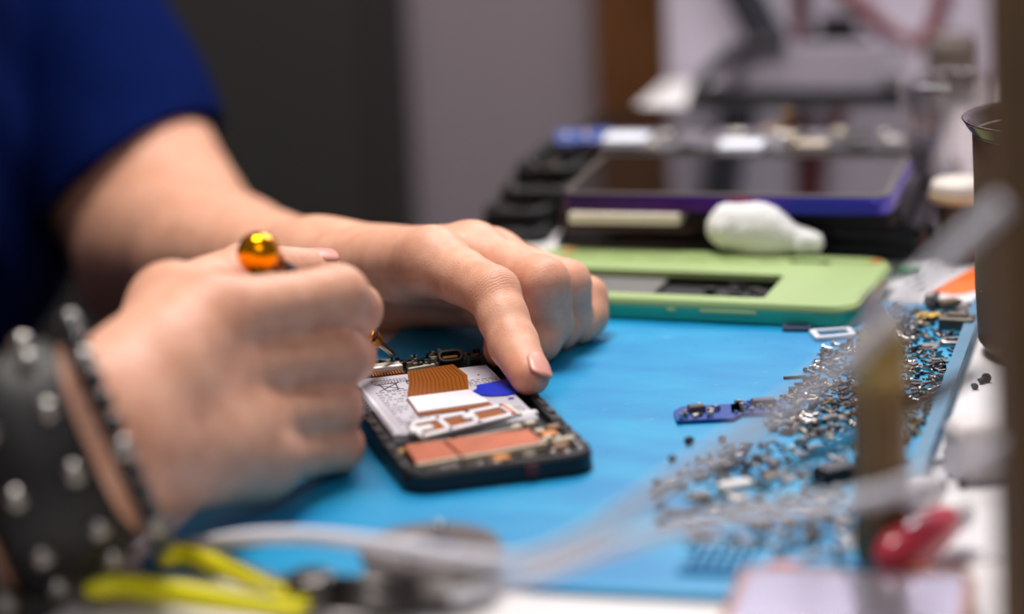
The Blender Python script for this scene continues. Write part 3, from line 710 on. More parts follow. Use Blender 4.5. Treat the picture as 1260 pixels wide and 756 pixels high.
for k in range(46):
    x = random.uniform(-31, 33); y = random.uniform(-58.5, -54) if k < 18 else random.uniform(-56, -24) if x > 22 else random.uniform(-33, -31)
    MB().box((x * mm, y * mm, .0062 + random.uniform(0, .0014)), (random.uniform(.8, 2.2) * mm, random.uniform(.7, 1.6) * mm, .0022), random.choice((0, 0, .2))).build('chip', random.choice((M_DSTEEL, M_BLACK, M_BLACK, M_SOLD, M_STEEL)), ph)
MB().box((11 * mm, -61.6 * mm, .0046), (5 * mm, .6 * mm, .0042)).build('side_button', mat('dark_red', (92, 22, 30), .4), ph)
# upper board: connector, charging port, chips
MB().prism(mmp((-31, 45), (34, 46), (33, 57), (-30, 56.5)), .0048, .0064).build('upper_board', mat('dark_board', (20, 30, 30), .4, var=.4, scale=500), ph)
MB().cham((-14 * mm, 50.6 * mm, .0084), (14.5 * mm, 4.6 * mm, .0040), .0005, .0).build('connector', mat('connector_tin', (214, 206, 196), .35, .4), ph)
for k in range(11): MB().box((-20.4 * mm + k * 1.28 * mm, 46.2 * mm, .0072), (.8 * mm, 3.6 * mm, .0020)).build('connector_pin', M_ORANGEFLEX, ph)
m = MB(); m.ring(rr(11.5 * mm, 6.6 * mm, 3.1 * mm, 5, 0, 0), rr(9.6 * mm, 4.6 * mm, 2.2 * mm, 5, 0, 0), 0, .0065, .0002)
pt = m.build('charging_port', mat('port_steel', (96, 86, 78), .35, .8), ph); pt.location = (14.8 * mm, 52.5 * mm, .0082); pt.rotation_euler = (radians(50), 0, .0); pt.scale = (.9, .8, .8)
t_ = MB().box((0, 0, .0025), (7 * mm, 1.2 * mm, .004)).build('port_tongue', M_BRASS, pt)
m = MB(); bar((-4.5, 44.8), (6, 46.6), 1.5, .0084, .0096, m); m.build('earth_strip', M_SOLD, ph)
m = MB(); bar((-2.5, 48.4), (9, 50.4), 1.0, .0070, .0086, m); m.build('earth_strip', mat('dull_tin', (140, 132, 118), .45, .4), ph)
m = MB(); bar((22, 52.5), (28.5, 52.8), 1.2, .0066, .0084, m); bar((28.5, 52.8), (31.5, 48.5), 1.2, .0066, .0084, m); m.build('spring_contact', mat('dull_tin', (140, 132, 118), .45, .4), ph)
for k in range(120):
    x = random.uniform(-30, 33); y = random.uniform(47, 58.5)
    if 8 < x < 22 and y < 57: y = random.uniform(56.5, 59)
    if x < -5 and y < 54: y = random.uniform(54, 58)
    MB().box((x * mm, y * mm, .0072 + random.uniform(0, .0012)), (random.uniform(.8, 2.6) * mm, random.uniform(.7, 1.7) * mm, random.uniform(.002, .006)), random.choice((0, 0, .3))).build('chip', random.choice((M_DSTEEL, M_BLACK, M_BLACK, mat('board_tan', (124, 112, 96), .5), mat('board_tan', (124, 112, 96), .5), mat('board_grey2', (92, 92, 94), .45), mat('board_green', (44, 74, 66), .45))), ph)

# the board layout was surveyed in a squatter frame: spread it to the housing's true length
KX, KY = PW / .0748, PL / .122
for o in list(ph.children_recursive):
    nm = o.name.split('.')[0]
    if nm in ('frame', 'screen_glass', 'port_tongue'): continue
    if nm == 'charging_port': o.location.x *= KX; o.location.y *= KY; continue
    me = o.data; n = len(me.vertices); co_ = np.zeros(n * 3, np.float32); me.vertices.foreach_get('co', co_); co_ = co_.reshape(-1, 3)
    if nm in ('screw_head', 'screw_boss', 'ink_dot', 'red_dot', 'rib'):
        c = co_[:, :2].mean(0); co_[:, :2] += c * (np.array([KX, KY]) - 1)
    else: co_[:, 0] *= KX; co_[:, 1] *= KY
    me.vertices.foreach_set('co', co_.ravel()); me.update()

# ------------------------------------------------------------------ green back cover
gyaw = radians(-19.5); gw, gl = .172, .088
g1 = Vector((cos(gyaw), sin(gyaw), 0)); g2 = Vector((-sin(gyaw), cos(gyaw), 0))
gc = G(1055, 378, .0104) - g1 * gw / 2 + g2 * gl / 2; gc.z = .0012
gp = thing('green_phone_cover', 'pale green phone housing with a long cutout lying behind the knuckles', 'phone cover', tuple(gc), (radians(.6), 0, gyaw))
M_GTOP = mat('pale_green', (156, 178, 118), 0.38, var=.06, scale=60); M_GSIDE = mat('teal_edge', (30, 158, 140), 0.3, var=.08)
out = rr(gw, gl, .013, 6); win = [(x, y) for x, y in rr(.108, .040, .003, 6, -.012, -.014)]
m = MB(); m.ring(rr(gw - .0008, gl - .0008, .0126, 6), rr(gw - .006, gl - .006, .010, 6), 0, .0066, .0003); m.build('side_band', M_GSIDE, gp)
m = MB(); m.ring(out, win, .0062, .0092, .0016); m.build('cover', M_GTOP, gp)
m = MB(); m.prism(rr(gw - .007, gl - .007, .009, 6), .0003, .003); m.build('inner_plate', M_BLACKM, gp)
MB().cham((-.038, -.008, .0044), (.050, .026, .0026), .0004).build('inner_shield', mat('grey_shield', (120, 118, 116), .4, .3), gp)
MB().cham((-.038, -.0265, .0046), (.050, .0085, .0026), .0004).build('inner_shield', mat('slate_shield', (84, 82, 96), .4, .3), gp)
for k in range(26):
    MB().box((random.uniform(-.006, .038), random.uniform(-.030, .002), .0042), (random.uniform(.002, .006), random.uniform(.0015, .004), random.uniform(.002, .0032)), random.uniform(-.3, .3)).build('chip', random.choice((M_BLACKM, M_BLACK, M_DSTEEL)), gp)
for x in (-.0105, -.002, .002): MB().lathe([(.0016, 0), (.0016, .0012), (.0008, .0014)], (x, -.024, .0045), 12).build('screw_head', M_STEEL, gp)
for (x, ww) in ((.002, .004), (.028, .026)): MB().box((x, -gl / 2 - .0002, .0048), (ww, .0010, .0016)).build('side_button', M_GTOP, gp, bevel=.0004)
MB().prism(rr(.020, .0042, .002, 4, .048, .031), .0088, .0095).build('camera_slot', M_BLACK, gp)
MB().box((gw / 2 - .0002, .002, .004), (.0008, .040, .0018)).build('orange_residue', mat('orange_glue', (206, 120, 66), .5), gp)
MB().box((gw / 2 - .008, .036, .0094), (.006, .004, .0006), .3).build('orange_residue', mat('orange_glue', (206, 120, 66), .5), gp)
for k in range(7): MB().box((-.060 + .018 * k, .029, .0093), (.010, .0014, .0006)).build('cover_rib', M_GTOP, gp)
MB().box((-.071, .035, .0094), (.006, .005, .0006), .5).build('orange_residue', mat('orange_glue', (206, 120, 66), .5), gp)

# ------------------------------------------------------------------ stack of phones behind
def phone(label, loc, rot, w_=.158, l_=.078, h=.008, body=M_BLACK, rim=None, group=None, screen=True):
    t = thing('phone', label, 'phone', loc, rot, group)
    m = MB(); m.ring(rr(w_, l_, .010, 5), rr(w_ - .006, l_ - .006, .008, 5), 0, h, .0012); m.prism(rr(w_ - .004, l_ - .004, .009, 5), .0006, h - .0012)
    m.build('frame', body, t)
    if screen:
        m = MB(); m.prism(rr(w_ - .005, l_ - .005, .0085, 5), h - .0012, h + .0002, .0003); m.build('screen', M_GLASSBLK, t)
    for x in (-.02, .022): MB().box((x, -l_ / 2 - .0001, h * .5), (.012 if x < 0 else .02, .0008, .0016)).build('side_button', body, t)
    if rim:
        m = MB(); m.ring(rr(w_ - .002, l_ - .002, .009, 5), rr(w_ - .009, l_ - .009, .006, 5), h, h + .0008, .0003); m.build('screen_rim', rim, t)
    return t
M_BLK2 = mat('black_glossy', (13, 13, 15), 0.22, coat=.3)
SY = radians(-15.3)
def K(a, c, z=0.0): return tuple(Vector((.114, 1.2819, 0)) + E1 * a + E2 * c + Vector((0, 0, z)))
phone('black phone lying lowest in the stack behind the green housing', K(.004, .046, TZ), (0, 0, SY + .02), .196, .112, .009, M_BLK2)
phone('black phone second from the bottom of the stack behind the green housing', K(.004, .043, TZ + .0095), (0, 0, SY - .02), .186, .108, .0095, M_BLK2)
phone('black phone jutting out on the left of the stack below the violet phone', K(-.004, .030, TZ + .0195), (0, 0, SY + .01), .170, .098, .008, M_BLACK)
wb_ = MB().cham((0, 0, .0025), (.054, .020, .0052), .0006).build('battery_pack', mat('cream_white', (226, 214, 200), .5), None); wb_.location = K(-.047, -.041, TZ + .0283 - .0018); wb_.rotation_euler = (0, 0, SY)
tag(wb_, 'flat white battery pack tucked under the violet phone', 'battery')
def violet_mat():
    m = bpy.data.materials.new('violet_shift'); m.use_nodes = True; nt = m.node_tree; N = nt.nodes; L = nt.links; p = N['Principled BSDF']
    tc = N.new('ShaderNodeTexCoord'); sp = N.new('ShaderNodeSeparateXYZ'); L.new(tc.outputs['Object'], sp.inputs[0])
    mr = N.new('ShaderNodeMapRange'); mr.inputs[1].default_value = -.085; mr.inputs[2].default_value = .085; L.new(sp.outputs['X'], mr.inputs[0])
    r = N.new('ShaderNodeValToRGB'); e = r.color_ramp.elements; e[0].color = lin((40, 20, 74)); e[1].color = lin((112, 92, 196)); e[0].position = .1
    for pos, c in ((.5, (70, 24, 120)), (.56, (150, 26, 96)), (.61, (86, 50, 170)), (.72, (46, 54, 160)), (.92, (54, 52, 170))):
        q = e.new(pos); q.color = lin(c)
    L.new(mr.outputs[0], r.inputs[0]); L.new(r.outputs[0], p.inputs['Base Color']); p.inputs['Roughness'].default_value = .25; p.inputs['Metallic'].default_value = .35
    return m
phone('violet and blue edged phone face up on top of the stack', K(0, 0, .0298), (radians(.5), 0, SY), .1595, .0948, .0078, violet_mat(), mat('rim_tarnish', (104, 98, 90), .35, .6))
# circuit boards and loose modules piled behind the violet phone
M_PCBG = mat('board_grey', (112, 108, 114), .4, .2, var=.5, scale=240); 
BC = G(905, 172, .034)
def Bp(a, c, z=0.0): return tuple(Vector((BC.x, BC.y, 0)) + E1 * a + E2 * c + Vector((0, 0, z)))
t = thing('tablet', 'thick black device lying under the loose circuit boards behind the violet phone', 'tablet', Bp(0, .063, TZ), (0, 0, SY))
m = MB(); m.prism(rr(.205, .130, .012, 5), 0, .030, .002); m.build('housing', M_BLK2, t)
m = MB(); m.prism(rr(.193, .118, .008, 5), .030, .0306); m.build('screen', M_GLASSBLK, t)
def board(label, c, sx_, sy_, rz, base, nchip, cols, tilt=0.0):
    t = thing('circuit_board', label, 'circuit board', c, (tilt, 0, rz), 'circuit boards behind the violet phone')
    MB().prism([(-sx_ / 2, -sy_ / 2), (sx_ * .3, -sy_ / 2), (sx_ * .34, -sy_ * .3), (sx_ / 2, -sy_ * .3), (sx_ / 2, sy_ / 2), (-sx_ / 2, sy_ / 2)], 0, .0014).build('substrate', base, t)
    for k in range(nchip):
        MB().cham((random.uniform(-.42, .42) * sx_, random.uniform(-.42, .26) * sy_, .0024), (random.uniform(.05, .14) * sx_, random.uniform(.1, .22) * sy_, random.uniform(.0012, .004)), .0003, random.choice((0, 0, .15))).build('chip', random.choice(cols), t)
    return t
ZT = TZ + .0308
GR = [M_STEEL, M_DSTEEL, mat('chip_grey', (150, 146, 150), .4, .3), M_BLACK, M_SOLD]
board('grey circuit board with metal shields left in the pile behind the violet phone', Bp(-.055, .020, ZT), .066, .050, SY + .08, M_PCBG, 10, GR)
board('grey circuit board in the middle of the pile behind the violet phone', Bp(.012, .022, ZT + .0002), .064, .052, SY - .06, M_PCBG, 12, GR)
board('dark circuit board with rows of tall parts at the right of the pile', Bp(.072, .026, ZT), .056, .056, SY, mat('board_dark', (66, 64, 68), .4, .2, var=.4, scale=260), 16, [M_DSTEEL, M_BLACK, M_STEEL, M_SOLD])
board('blue edged circuit board at the left end of the pile', Bp(-.082, .000, ZT + .0060), .030, .034, SY + .25, mat('board_blue', (58, 84, 150), .4, var=.3), 4, [M_SOLD, M_BRASS])
for px, py, sx_, sy_, lb in ((771, 170, .023, .020, 'white module lying at the left of the board pile'), (913, 179, .022, .018, 'white module lying in the middle of the board pile')):
    p = G(px, py, ZT + .008); o = MB().cham((0, 0, .002), (sx_, sy_, .004), .0006).build('white_module', mat('module_white', (232, 236, 246), .4, var=.03), None); o.location = (p.x, p.y, ZT + .0055); o.rotation_euler = (0, 0, SY); tag(o, lb, 'module')
p = G(994, 180, ZT + .008); o = MB(); o.box((0, 0, .002), (.020, .012, .004)); o.box((-.008, 0, .005), (.004, .012, .006)); o = o.build('tan_connector', mat('tan_plastic', (190, 176, 158), .5), None, bevel=.0004); o.location = (p.x, p.y, ZT + .0062); o.rotation_euler = (0, 0, SY); tag(o, 'tan connector block right of the white modules on the board pile', 'connector')
p = G(955, 152, ZT + .004); o = MB(); o.box((0, 0, .001), (.016, .008, .002)); o.box((.006, 0, .006), (.004, .008, .010)); o = o.build('gold_bracket', M_BRASS, None, bevel=.0003); o.location = (p.x, p.y, ZT); tag(o, 'bent golden bracket standing at the back of the board pile', 'bracket')
# black housings sticking out left of the stack
SH_L = ('bare black phone shell lowest on the left of the stack', 'bare black phone shell second from the bottom on the left of the stack', 'bare black phone shell third from the bottom on the left of the stack', 'bare black phone shell uppermost on the left of the stack')
for k, (ss, tt_, yaw, s) in enumerate(((-.357, 1.315, .12, .040), (-.354, 1.330, -.10, .036), (-.350, 1.345, .2, .040), (-.346, 1.365, -.05, .036))):
    t = thing('phone_shell', SH_L[k], 'phone shell', tuple(T(ss, tt_, TZ + .0078 * k)), (0, 0, YAW + yaw * .4), 'bare black phone shells')
    m = MB(); m.ring(rr(s, .075, .008, 4), rr(s - .012, .063, .005, 4), 0, .007, .001); m.build('frame', M_BLACKM, t)
    MB().prism(rr(s - .010, .066, .004, 4), .001, .003).build('mid_plate', M_DSTEEL, t)
    for j in range(6): MB().box((random.uniform(-.4, .4) * s, random.choice((-.034, .034)), .0074), (.005, .003, .002)).build('clip', random.choice((M_DSTEEL, M_BLACK, M_STEEL)), t)

# cotton wad
crs = random.Random(5); lobes = []
for k in range(70):
    t = crs.random(); r0 = .0115 * (1 - t) + .0045 * t
    a = crs.uniform(0, 6.28); e = crs.uniform(-.5, 1.2)
    lobes.append(((-.018 + .048 * t + .5 * r0 * cos(a) * cos(e), .7 * r0 * sin(a) * cos(e) - .003 * t, r0 * .95 + .55 * r0 * sin(e)), r0 * crs.uniform(.36, .60)))
def f_cot(P):
    d = smin(cap(P, A3((-.018, 0, .011)), A3((.002, 0, .010)), .0105, .0095), cap(P, A3((.0, 0, .009)), A3((.030, -.004, .004)), .009, .0035), .012)
    for c, r in lobes: d = smin(d, cap(P, A3(c), A3(c) + 1e-4, r, r), .0016)
    return d + .0006 * np.sin(P[:, 0] * 1900 + 3 * np.sin(P[:, 1] * 1100)) * np.sin(P[:, 2] * 1700 + 2 * np.sin(P[:, 0] * 900))
co = bpy.data.objects.new('cotton_wad', np_mesh('cotton_wad', [mesh_sdf(f_cot, (-.05, -.03, -.01), (.05, .03, .04), .0009)], mat('cotton', (240, 240, 240), .95, var=.03, bump=.8, bscale=1200, spec=.1))); COL.objects.link(co)
co.location = tuple(G(938, 309, .0112)); co.rotation_euler = (0, 0, -.25); co.scale = (.88, .95, 1.08); tag(co, 'white cotton wad lying between the green housing and the phone stack', 'cotton wad')

# ------------------------------------------------------------------ black equipment case, cables at the far end
TC = 1.585
cL, cR = W(836, 143, TC), W(1118, 143, TC)
W_ = ts(cR) - ts(cL)
cs = thing('equipment_case', 'open black case with a grey panel in front of the white partition', 'case', tuple(T((ts(cL) + ts(cR)) / 2, TC + .05, TZ)), (0, 0, YAW))
m = MB(); m.ring(rr(W_, .10, .012, 4), rr(W_ - .012, .088, .008, 4), 0, .011, .002); m.prism(rr(W_ - .006, .094, .009, 4), 0, .004); m.build('base', M_BLACKM, cs)
MB().box((0, .036, .024), (W_ - .02, .005, .030), 0, radians(-12)).build('panel', mat('smoky_grey', (150, 142, 154), .3, var=.2, scale=30), cs, bevel=.001)
m = MB(); m.tube(spline([(-W_ / 2 + .004, -.03, .010), (-W_ / 2 + .006, 0, .022), (-W_ / 2 + .022, .03, .036), (-W_ / 2 + .052, .036, .040)], 6), .0045); m.build('handle', M_BLACKM, cs)
m = MB(); m.prism([(-.006, .048), (.034, .048), (.034, .056), (-.006, .056)], .036, .042); m.prism([(.002, .049), (.026, .049), (.014, .055)], .042, .054); m.build('hinge_block', M_BLACKM, cs)
m = MB(); m.box((W_ / 2 + .018, .034, .024), (.034, .028, .042)); m.build('side_block', mat('dark_grey_block', (84, 72, 66), .5), cs, bevel=.006)
m = MB(); m.box((W_ / 2 - .016, .016, .020), (.016, .010, .012)); m.build('latch', mat('mid_grey', (128, 122, 130), .4), cs, bevel=.002)
def cable(name, pts, r, m, label, cat='cable', group=None, k=12):
    return tag(MB().tube(spline(pts, k), r, 10).build(name, m, None, True), label, cat, group)
M_RED = mat('dark_red_cable', (96, 30, 32), .45); M_BLKC = mat('black_cable', (24, 22, 26), .4)
def C(*pts): return [W(px, py, t_) for px, py, t_ in pts]
cable('cable', C((970, -900, 1.75), (976, -300, 1.75), (978, -60, 1.745), (983, 40, 1.745), (984, 100, 1.735), (986, 128, 1.69)), .0040, M_RED, 'dark red cable hanging straight down in front of the white partition', group='cables on the partition')
cable('cable', C((984, -900, 1.753), (986, -300, 1.753), (987, -60, 1.75), (991, 40, 1.75), (991, 100, 1.74), (993, 126, 1.69)), .0030, M_BLKC, 'thin black cable hanging beside the straight dark red one', group='cables on the partition')
cable('cable', C((960, -900, 1.75), (985, -300, 1.745), (1030, -40, 1.74), (1062, 10, 1.735), (1100, 45, 1.73), (1130, 52, 1.73), (1152, 25, 1.735), (1160, -40, 1.74), (1150, -300, 1.75), (1130, -900, 1.75)), .0058, M_RED, 'dark red cable hanging in a loop before the white partition', group='cables on the partition')
cable('cable', C((1042, 30, 1.735), (1018, 60, 1.72), (1002, 95, 1.71), (998, 122, 1.69)), .0042, mat('maroon_cable', (62, 34, 38), .45), 'maroon cable curving down onto the grey panel of the black case', group='cables on the partition')
tag(MB().tube(spline(C((840, -420, 1.745), (872, -220, 1.74), (905, -40, 1.735), (932, 25, 1.73), (948, 58, 1.725), (930, 85, 1.71)), 8), [.013] * 33 + [.012] * 8, 8).build('strap', mat('navy_black_strap', (30, 30, 40), .6), None), 'broad black strap hanging diagonally in front of the white partition', 'strap')
o = MB().box((0, 0, .008), (.004, .003, .016)).build('blue_clip', mat('blue_clip', (70, 96, 170), .4), None, bevel=.0008); o.location = tuple(W(1087, 76, 1.70)); tag(o, 'tiny blue clip above the grey panel of the black case', 'clip')
# pale rail along the far left edge of the bench
# ------------------------------------------------------------------ glass, pot, tin, board
def thin_glass():
    m = bpy.data.materials.new('clear_glass'); m.use_nodes = True; nt = m.node_tree; N = nt.nodes; L = nt.links
    N.remove(N['Principled BSDF']); o = N['Material Output']
    t = N.new('ShaderNodeBsdfTransparent'); t.inputs[0].default_value = (.86, .84, .85, 1)
    g = N.new('ShaderNodeBsdfGlossy'); g.inputs[0].default_value = (.9, .9, .9, 1); g.inputs['Roughness'].default_value = .06
    lf = N.new('ShaderNodeLayerWeight'); lf.inputs[0].default_value = .25; lw = N.new('ShaderNodeMath'); lw.operation = 'MULTIPLY_ADD'; lw.inputs[1].default_value = .55; lw.inputs[2].default_value = .04; L.new(lf.outputs['Facing'], lw.inputs[0])
    tc = N.new('ShaderNodeTexCoord'); no = N.new('ShaderNodeTexNoise'); no.inputs['Scale'].default_value = 90; L.new(tc.outputs['Object'], no.inputs['Vector'])
    bp = N.new('ShaderNodeBump'); bp.inputs['Strength'].default_value = .08; L.new(no.outputs['Fac'], bp.inputs['Height']); L.new(bp.outputs['Normal'], g.inputs['Normal'])
    mx = N.new('ShaderNodeMixShader'); L.new(lw.outputs[0], mx.inputs[0]); L.new(t.outputs[0], mx.inputs[1]); L.new(g.outputs[0], mx.inputs[2]); L.new(mx.outputs[0], o.inputs['Surface'])
    MATS['clear_glass'] = m; return m
gl = thing('drinking_glass', 'empty clear glass tumbler standing beside the violet phone', 'glass', tuple(G(1169, 268, TZ)))
m = MB(); m.lathe([(0, 0), (.0195, 0), (.0205, .002), (.0262, .072), (.0258, .0728), (.0248, .072), (.0196, .006), (.0180, .0045), (0, .0045)], n=40); m.build('tumbler', thin_glass(), gl, True)
for k in range(16):
    a = 2 * pi * k / 16; m = MB(); m.tube([(.0218 * cos(a), .0218 * sin(a), .006), (.0242 * cos(a), .0242 * sin(a), .034)], [.0009, .0005], 6); m.build('flute', MATS['clear_glass'], gl, True)
pp = G(1186, 327, TZ); pot = thing('small_pot', 'small dark pot with a broad white cap in front of the glass tumbler', 'pot', (pp.x, pp.y + .010, TZ))
m = MB(); m.lathe([(0, 0), (.0105, 0), (.011, .002), (.0105, .028), (.009, .031), (0, .031)], n=28); m.build('pot_body', mat('brown_glass', (72, 58, 50), .25, coat=.4), pot, True)
m = MB(); m.lathe([(.0, .0300), (.0140, .0302), (.0148, .0315), (.0148, .0336), (.0142, .0345)], n=32); m.build('cap_rim', mat('tan_rim', (196, 168, 130), .5), pot, True)
m = MB(); m.lathe([(.0142, .0340), (.0142, .0370), (.0128, .0395), (.007, .0408), (0, .041)], n=32); m.build('cap', mat('ivory_plastic', (204, 194, 184), .5, var=.04), pot, True)
# dark brown tin with a flared rim
tin = thing('brown_tin', 'dark brown tin with a flared shiny rim at the right of the scattered screws', 'tin', tuple(G(1203, 447, TZ) + Vector((.0375, .012, 0))))
def tin_mat():
    m = mat('brown_enamel', (96, 72, 50), .55, var=.15, scale=120, bump=.2, bscale=400); return m
m = MB(); m.lathe([(0, 0), (.030, 0), (.0345, .006), (.036, .03), (.0365, .075), (.0372, .094), (.0350, .094), (.034, .03), (.030, .006), (0, .005)], n=48); m.build('tin_body', tin_mat(), tin, True)
m = MB(); m.lathe([(.0368, .0945), (.0392, .0972), (.0410, .1000), (.0416, .1008), (.0408, .1012), (.0385, .0990), (.0352, .0955)], n=48, cap=False); m.build('rim', mat('brown_chrome', (96, 82, 74), .18, .8), tin, True)
for k in range(30):
    a = radians(random.uniform(150, 262)); z = random.uniform(.012, .088); r = .0362
    MB().sphere((r * cos(a), r * sin(a), z), random.uniform(.0002, .00042), 6).build('speck', mat('pale_speck', (150, 130, 116), .4), tin)
# brown wooden upright, close and blurred
up0, up1 = D(1214, -110, .715), D(1236, 860, .735)
ax_ = (up1 - up0).normalized()
ub = thing('wooden_upright', 'dark brown wooden upright running from top to bottom closest to the viewer', 'board', tuple(up1))
q = []
e1 = Vector((1, 0, 0)); e1 = (e1 - ax_ * e1.dot(ax_)).normalized(); e2 = ax_.cross(e1).normalized()
for t in (0, 1):
    for (a, c) in ((0, -.012), (.09, -.012), (.09, .012), (0, .012)): q.append((up1 if t == 0 else up0) - up1 + e1 * a + e2 * c)
plainb = MB().add(q, [(0, 1, 2, 3), (7, 6, 5, 4), (0, 4, 5, 1), (1, 5, 6, 2), (2, 6, 7, 3), (3, 7, 4, 0)]).build('board', mat('walnut', (104, 78, 50), .55, var=.2, scale=30), ub, bevel=.003)
MB().box(tuple(e1 * .045 + Vector((0, 0, -.006 + min(0, (TZ - up1.z) / 2)))), (.11, .05, max(.012, up1.z - TZ))).build('foot', M_BLACKM, ub, bevel=.002)
# white paper sheet with an orange triangle and a few marks
pa = thing('paper_sheet', 'white paper sheet with an orange wedge printed on it, behind the scattered screws', 'paper', (0, 0, TZ))
pq = [G(1096, 371, TZ), G(1330, 376, TZ), G(1330, 300, TZ), G(1122, 300, TZ)]
MB().prism([(v.x, v.y) for v in pq], .0002, .0006).build('sheet', mat('paper_white', (214, 210, 214), .7, var=.02), pa)
pq = [G(1144, 360, TZ), G(1172, 365, TZ), G(1186, 364, TZ), G(1260, 345, TZ), G(1260, 310, TZ), G(1192, 334, TZ)]
MB().prism([(v.x, v.y) for v in pq], .0006, .0008).build('orange_print', mat('orange_print', (238, 108, 26), .6, var=.03), pa)
for (x, y, s) in ((1131, 348, .0018), (1134, 355, .0014), (1129, 357, .0012), (1172, 333, .0016), (1150, 328, .0015), (1155, 359, .0018), (1118, 352, .0012)):
    v = G(x, y, TZ); MB().box((v.x, v.y, .0008), (s, s * 2.4, .0003), .4).build('print_mark', mat('ink_grey', (92, 90, 98), .6), pa)
o = MB(); o.sphere((0, 0, .003), .0036, 10, (1.2, .8, .8)); o.box((.005, 0, .003), (.006, .003, .003)); o = o.build('green_plug', mat('green_plastic', (30, 136, 76), .4), None); o.location = tuple(G(1113, 342, TZ)); tag(o, 'tiny green plastic plug beside the right end of the green housing', 'plug')
# white papers on the bench right of the mat
pa2 = thing('paper_sheet', 'white paper scrap lying on the bench right of the mat edge', 'paper', (0, 0, TZ))
pq = [G(1182, 452, TZ), G(1240, 460, TZ), G(1240, 690, TZ), G(1096, 700, TZ)]
pq = [(v.x + .004, v.y) for v in pq]
MB().prism(pq, .0002, .0006).build('sheet', mat('paper_white', (228, 226, 230), .7), pa2)
o = MB(); o.cham((0, 0, .011), (.026, .018, .022), .003); o = o.build('white_box', mat('paper_pale', (208, 200, 200), .6, var=.05), None, bevel=.002); o.location = tuple(G(1212, 585, TZ + .0006)); o.rotation_euler = (0, 0, .2); tag(o, 'small white cardboard box on the paper right of the mat', 'box')

# ------------------------------------------------------------------ amber vial, tweezers, red cap, pliers, reel, near phone, cables
pv = G(1088, 692, 0); v_ = thing('amber_vial', 'slim brown vial with a yellowish shoulder standing among the scattered parts', 'vial', (pv.x, pv.y + .006, 0))
m = MB(); m.lathe([(0, 0), (.0086, 0), (.0090, .002), (.0092, .058), (.0088, .060)], n=28); m.build('vial_body', mat('amber_brown', (158, 128, 84), .35, var=.35, scale=90, trans=.15), v_, True)
m = MB(); m.lathe([(.0090, .0595), (.0090, .070), (.0078, .0765), (.0055, .080), (.003, .081), (0, .081)], n=28); m.build('shoulder', mat('olive_yellow', (178, 150, 84), .4, var=.2), v_, True)
m = MB(); m.lathe([(.0038, .0800), (.0034, .088), (.0016, .091), (0, .0915)], (-.0022, 0, 0), 18); m.build('nozzle', mat('grey_mauve', (150, 138, 146), .4), v_, True)
for a in (200, 235, 270, 305): MB().tube([(.0093 * cos(radians(a)), .0093 * sin(radians(a)), .004), (.0093 * cos(radians(a)), .0093 * sin(radians(a)), .056)], .0007, 6).build('body_ridge', mat('vial_streak', (92, 66, 40), .4), v_)
# tweezers
ta, tb = G(936, 594, .0012), D(1205, 458, .845)
tz = thing('tweezers', 'long steel tweezers leaning from the scattered parts up towards the wooden upright', 'tweezers', tuple(ta))
dv = tb - ta; nrm = dv.normalized().cross(Vector((0, 0, 1))).normalized(); upv = nrm.cross(dv.normalized())
for s in (-1, 1):
    pts = [ta + nrm * s * .0003, ta.lerp(tb, .22) + nrm * s * .0016, ta.lerp(tb, .5) + nrm * s * .0030, ta.lerp(tb, .8) + nrm * s * .0022, tb]
    P_ = spline(pts, 6); V = []; F = []
    for i, p in enumerate(P_):
        wd = .0012 + .0034 * min(1, i / 14)
        for (u_, n_) in ((-1, -1), (1, -1), (1, 1), (-1, 1)): V.append(p - ta + upv * u_ * wd / 2 * 1.0 + nrm * n_ * .0005)
    for i in range(len(P_) - 1):
        for j in range(4): F.append((i * 4 + j, i * 4 + (j + 1) % 4, i * 4 + 4 + (j + 1) % 4, i * 4 + 4 + j))
    F += [(3, 2, 1, 0), tuple(len(V) - 4 + i for i in range(4))]
    plain('arm', V, F, mat('polished_steel', (206, 202, 198), .2, 1.0, var=.05), tz)
# red handle
ra, rb = G(1094, 690, .009), G(1168, 640, .010)
rd = thing('red_glue_nozzle', 'glossy red plastic cap with a white collar lying in front of the wooden upright', 'cap', tuple(ra))
L_ = (rb - ra).length; axv = rb - ra
m = MB(); m.lathe([(0, -.004), (.0045, -.002), (.0072, .003), (.0086, .010), (.0080, L_ * .6), (.0064, L_ * .9), (.005, L_)], (0, 0, 0), 24, axv); m.build('cap_body', mat('red_plastic', (196, 48, 70), .25, coat=.4), rd, True)
m = MB(); m.lathe([(.0050, L_ - .001), (.0056, L_ + .001), (.0056, L_ + .008), (.003, L_ + .010)], (0, 0, 0), 20, axv); m.build('collar', M_WHITE, rd, True)
o = MB(); o.sphere((0, 0, .006), .0085, 12, (1, .8, .75)); o = o.build('tissue_ball', mat('tissue', (236, 230, 232), .8, bump=.5), None, True); o.location = tuple(G(1138, 636, .0) + Vector((0, .006, .001))); tag(o, 'crumpled white tissue ball behind the red cap', 'tissue')
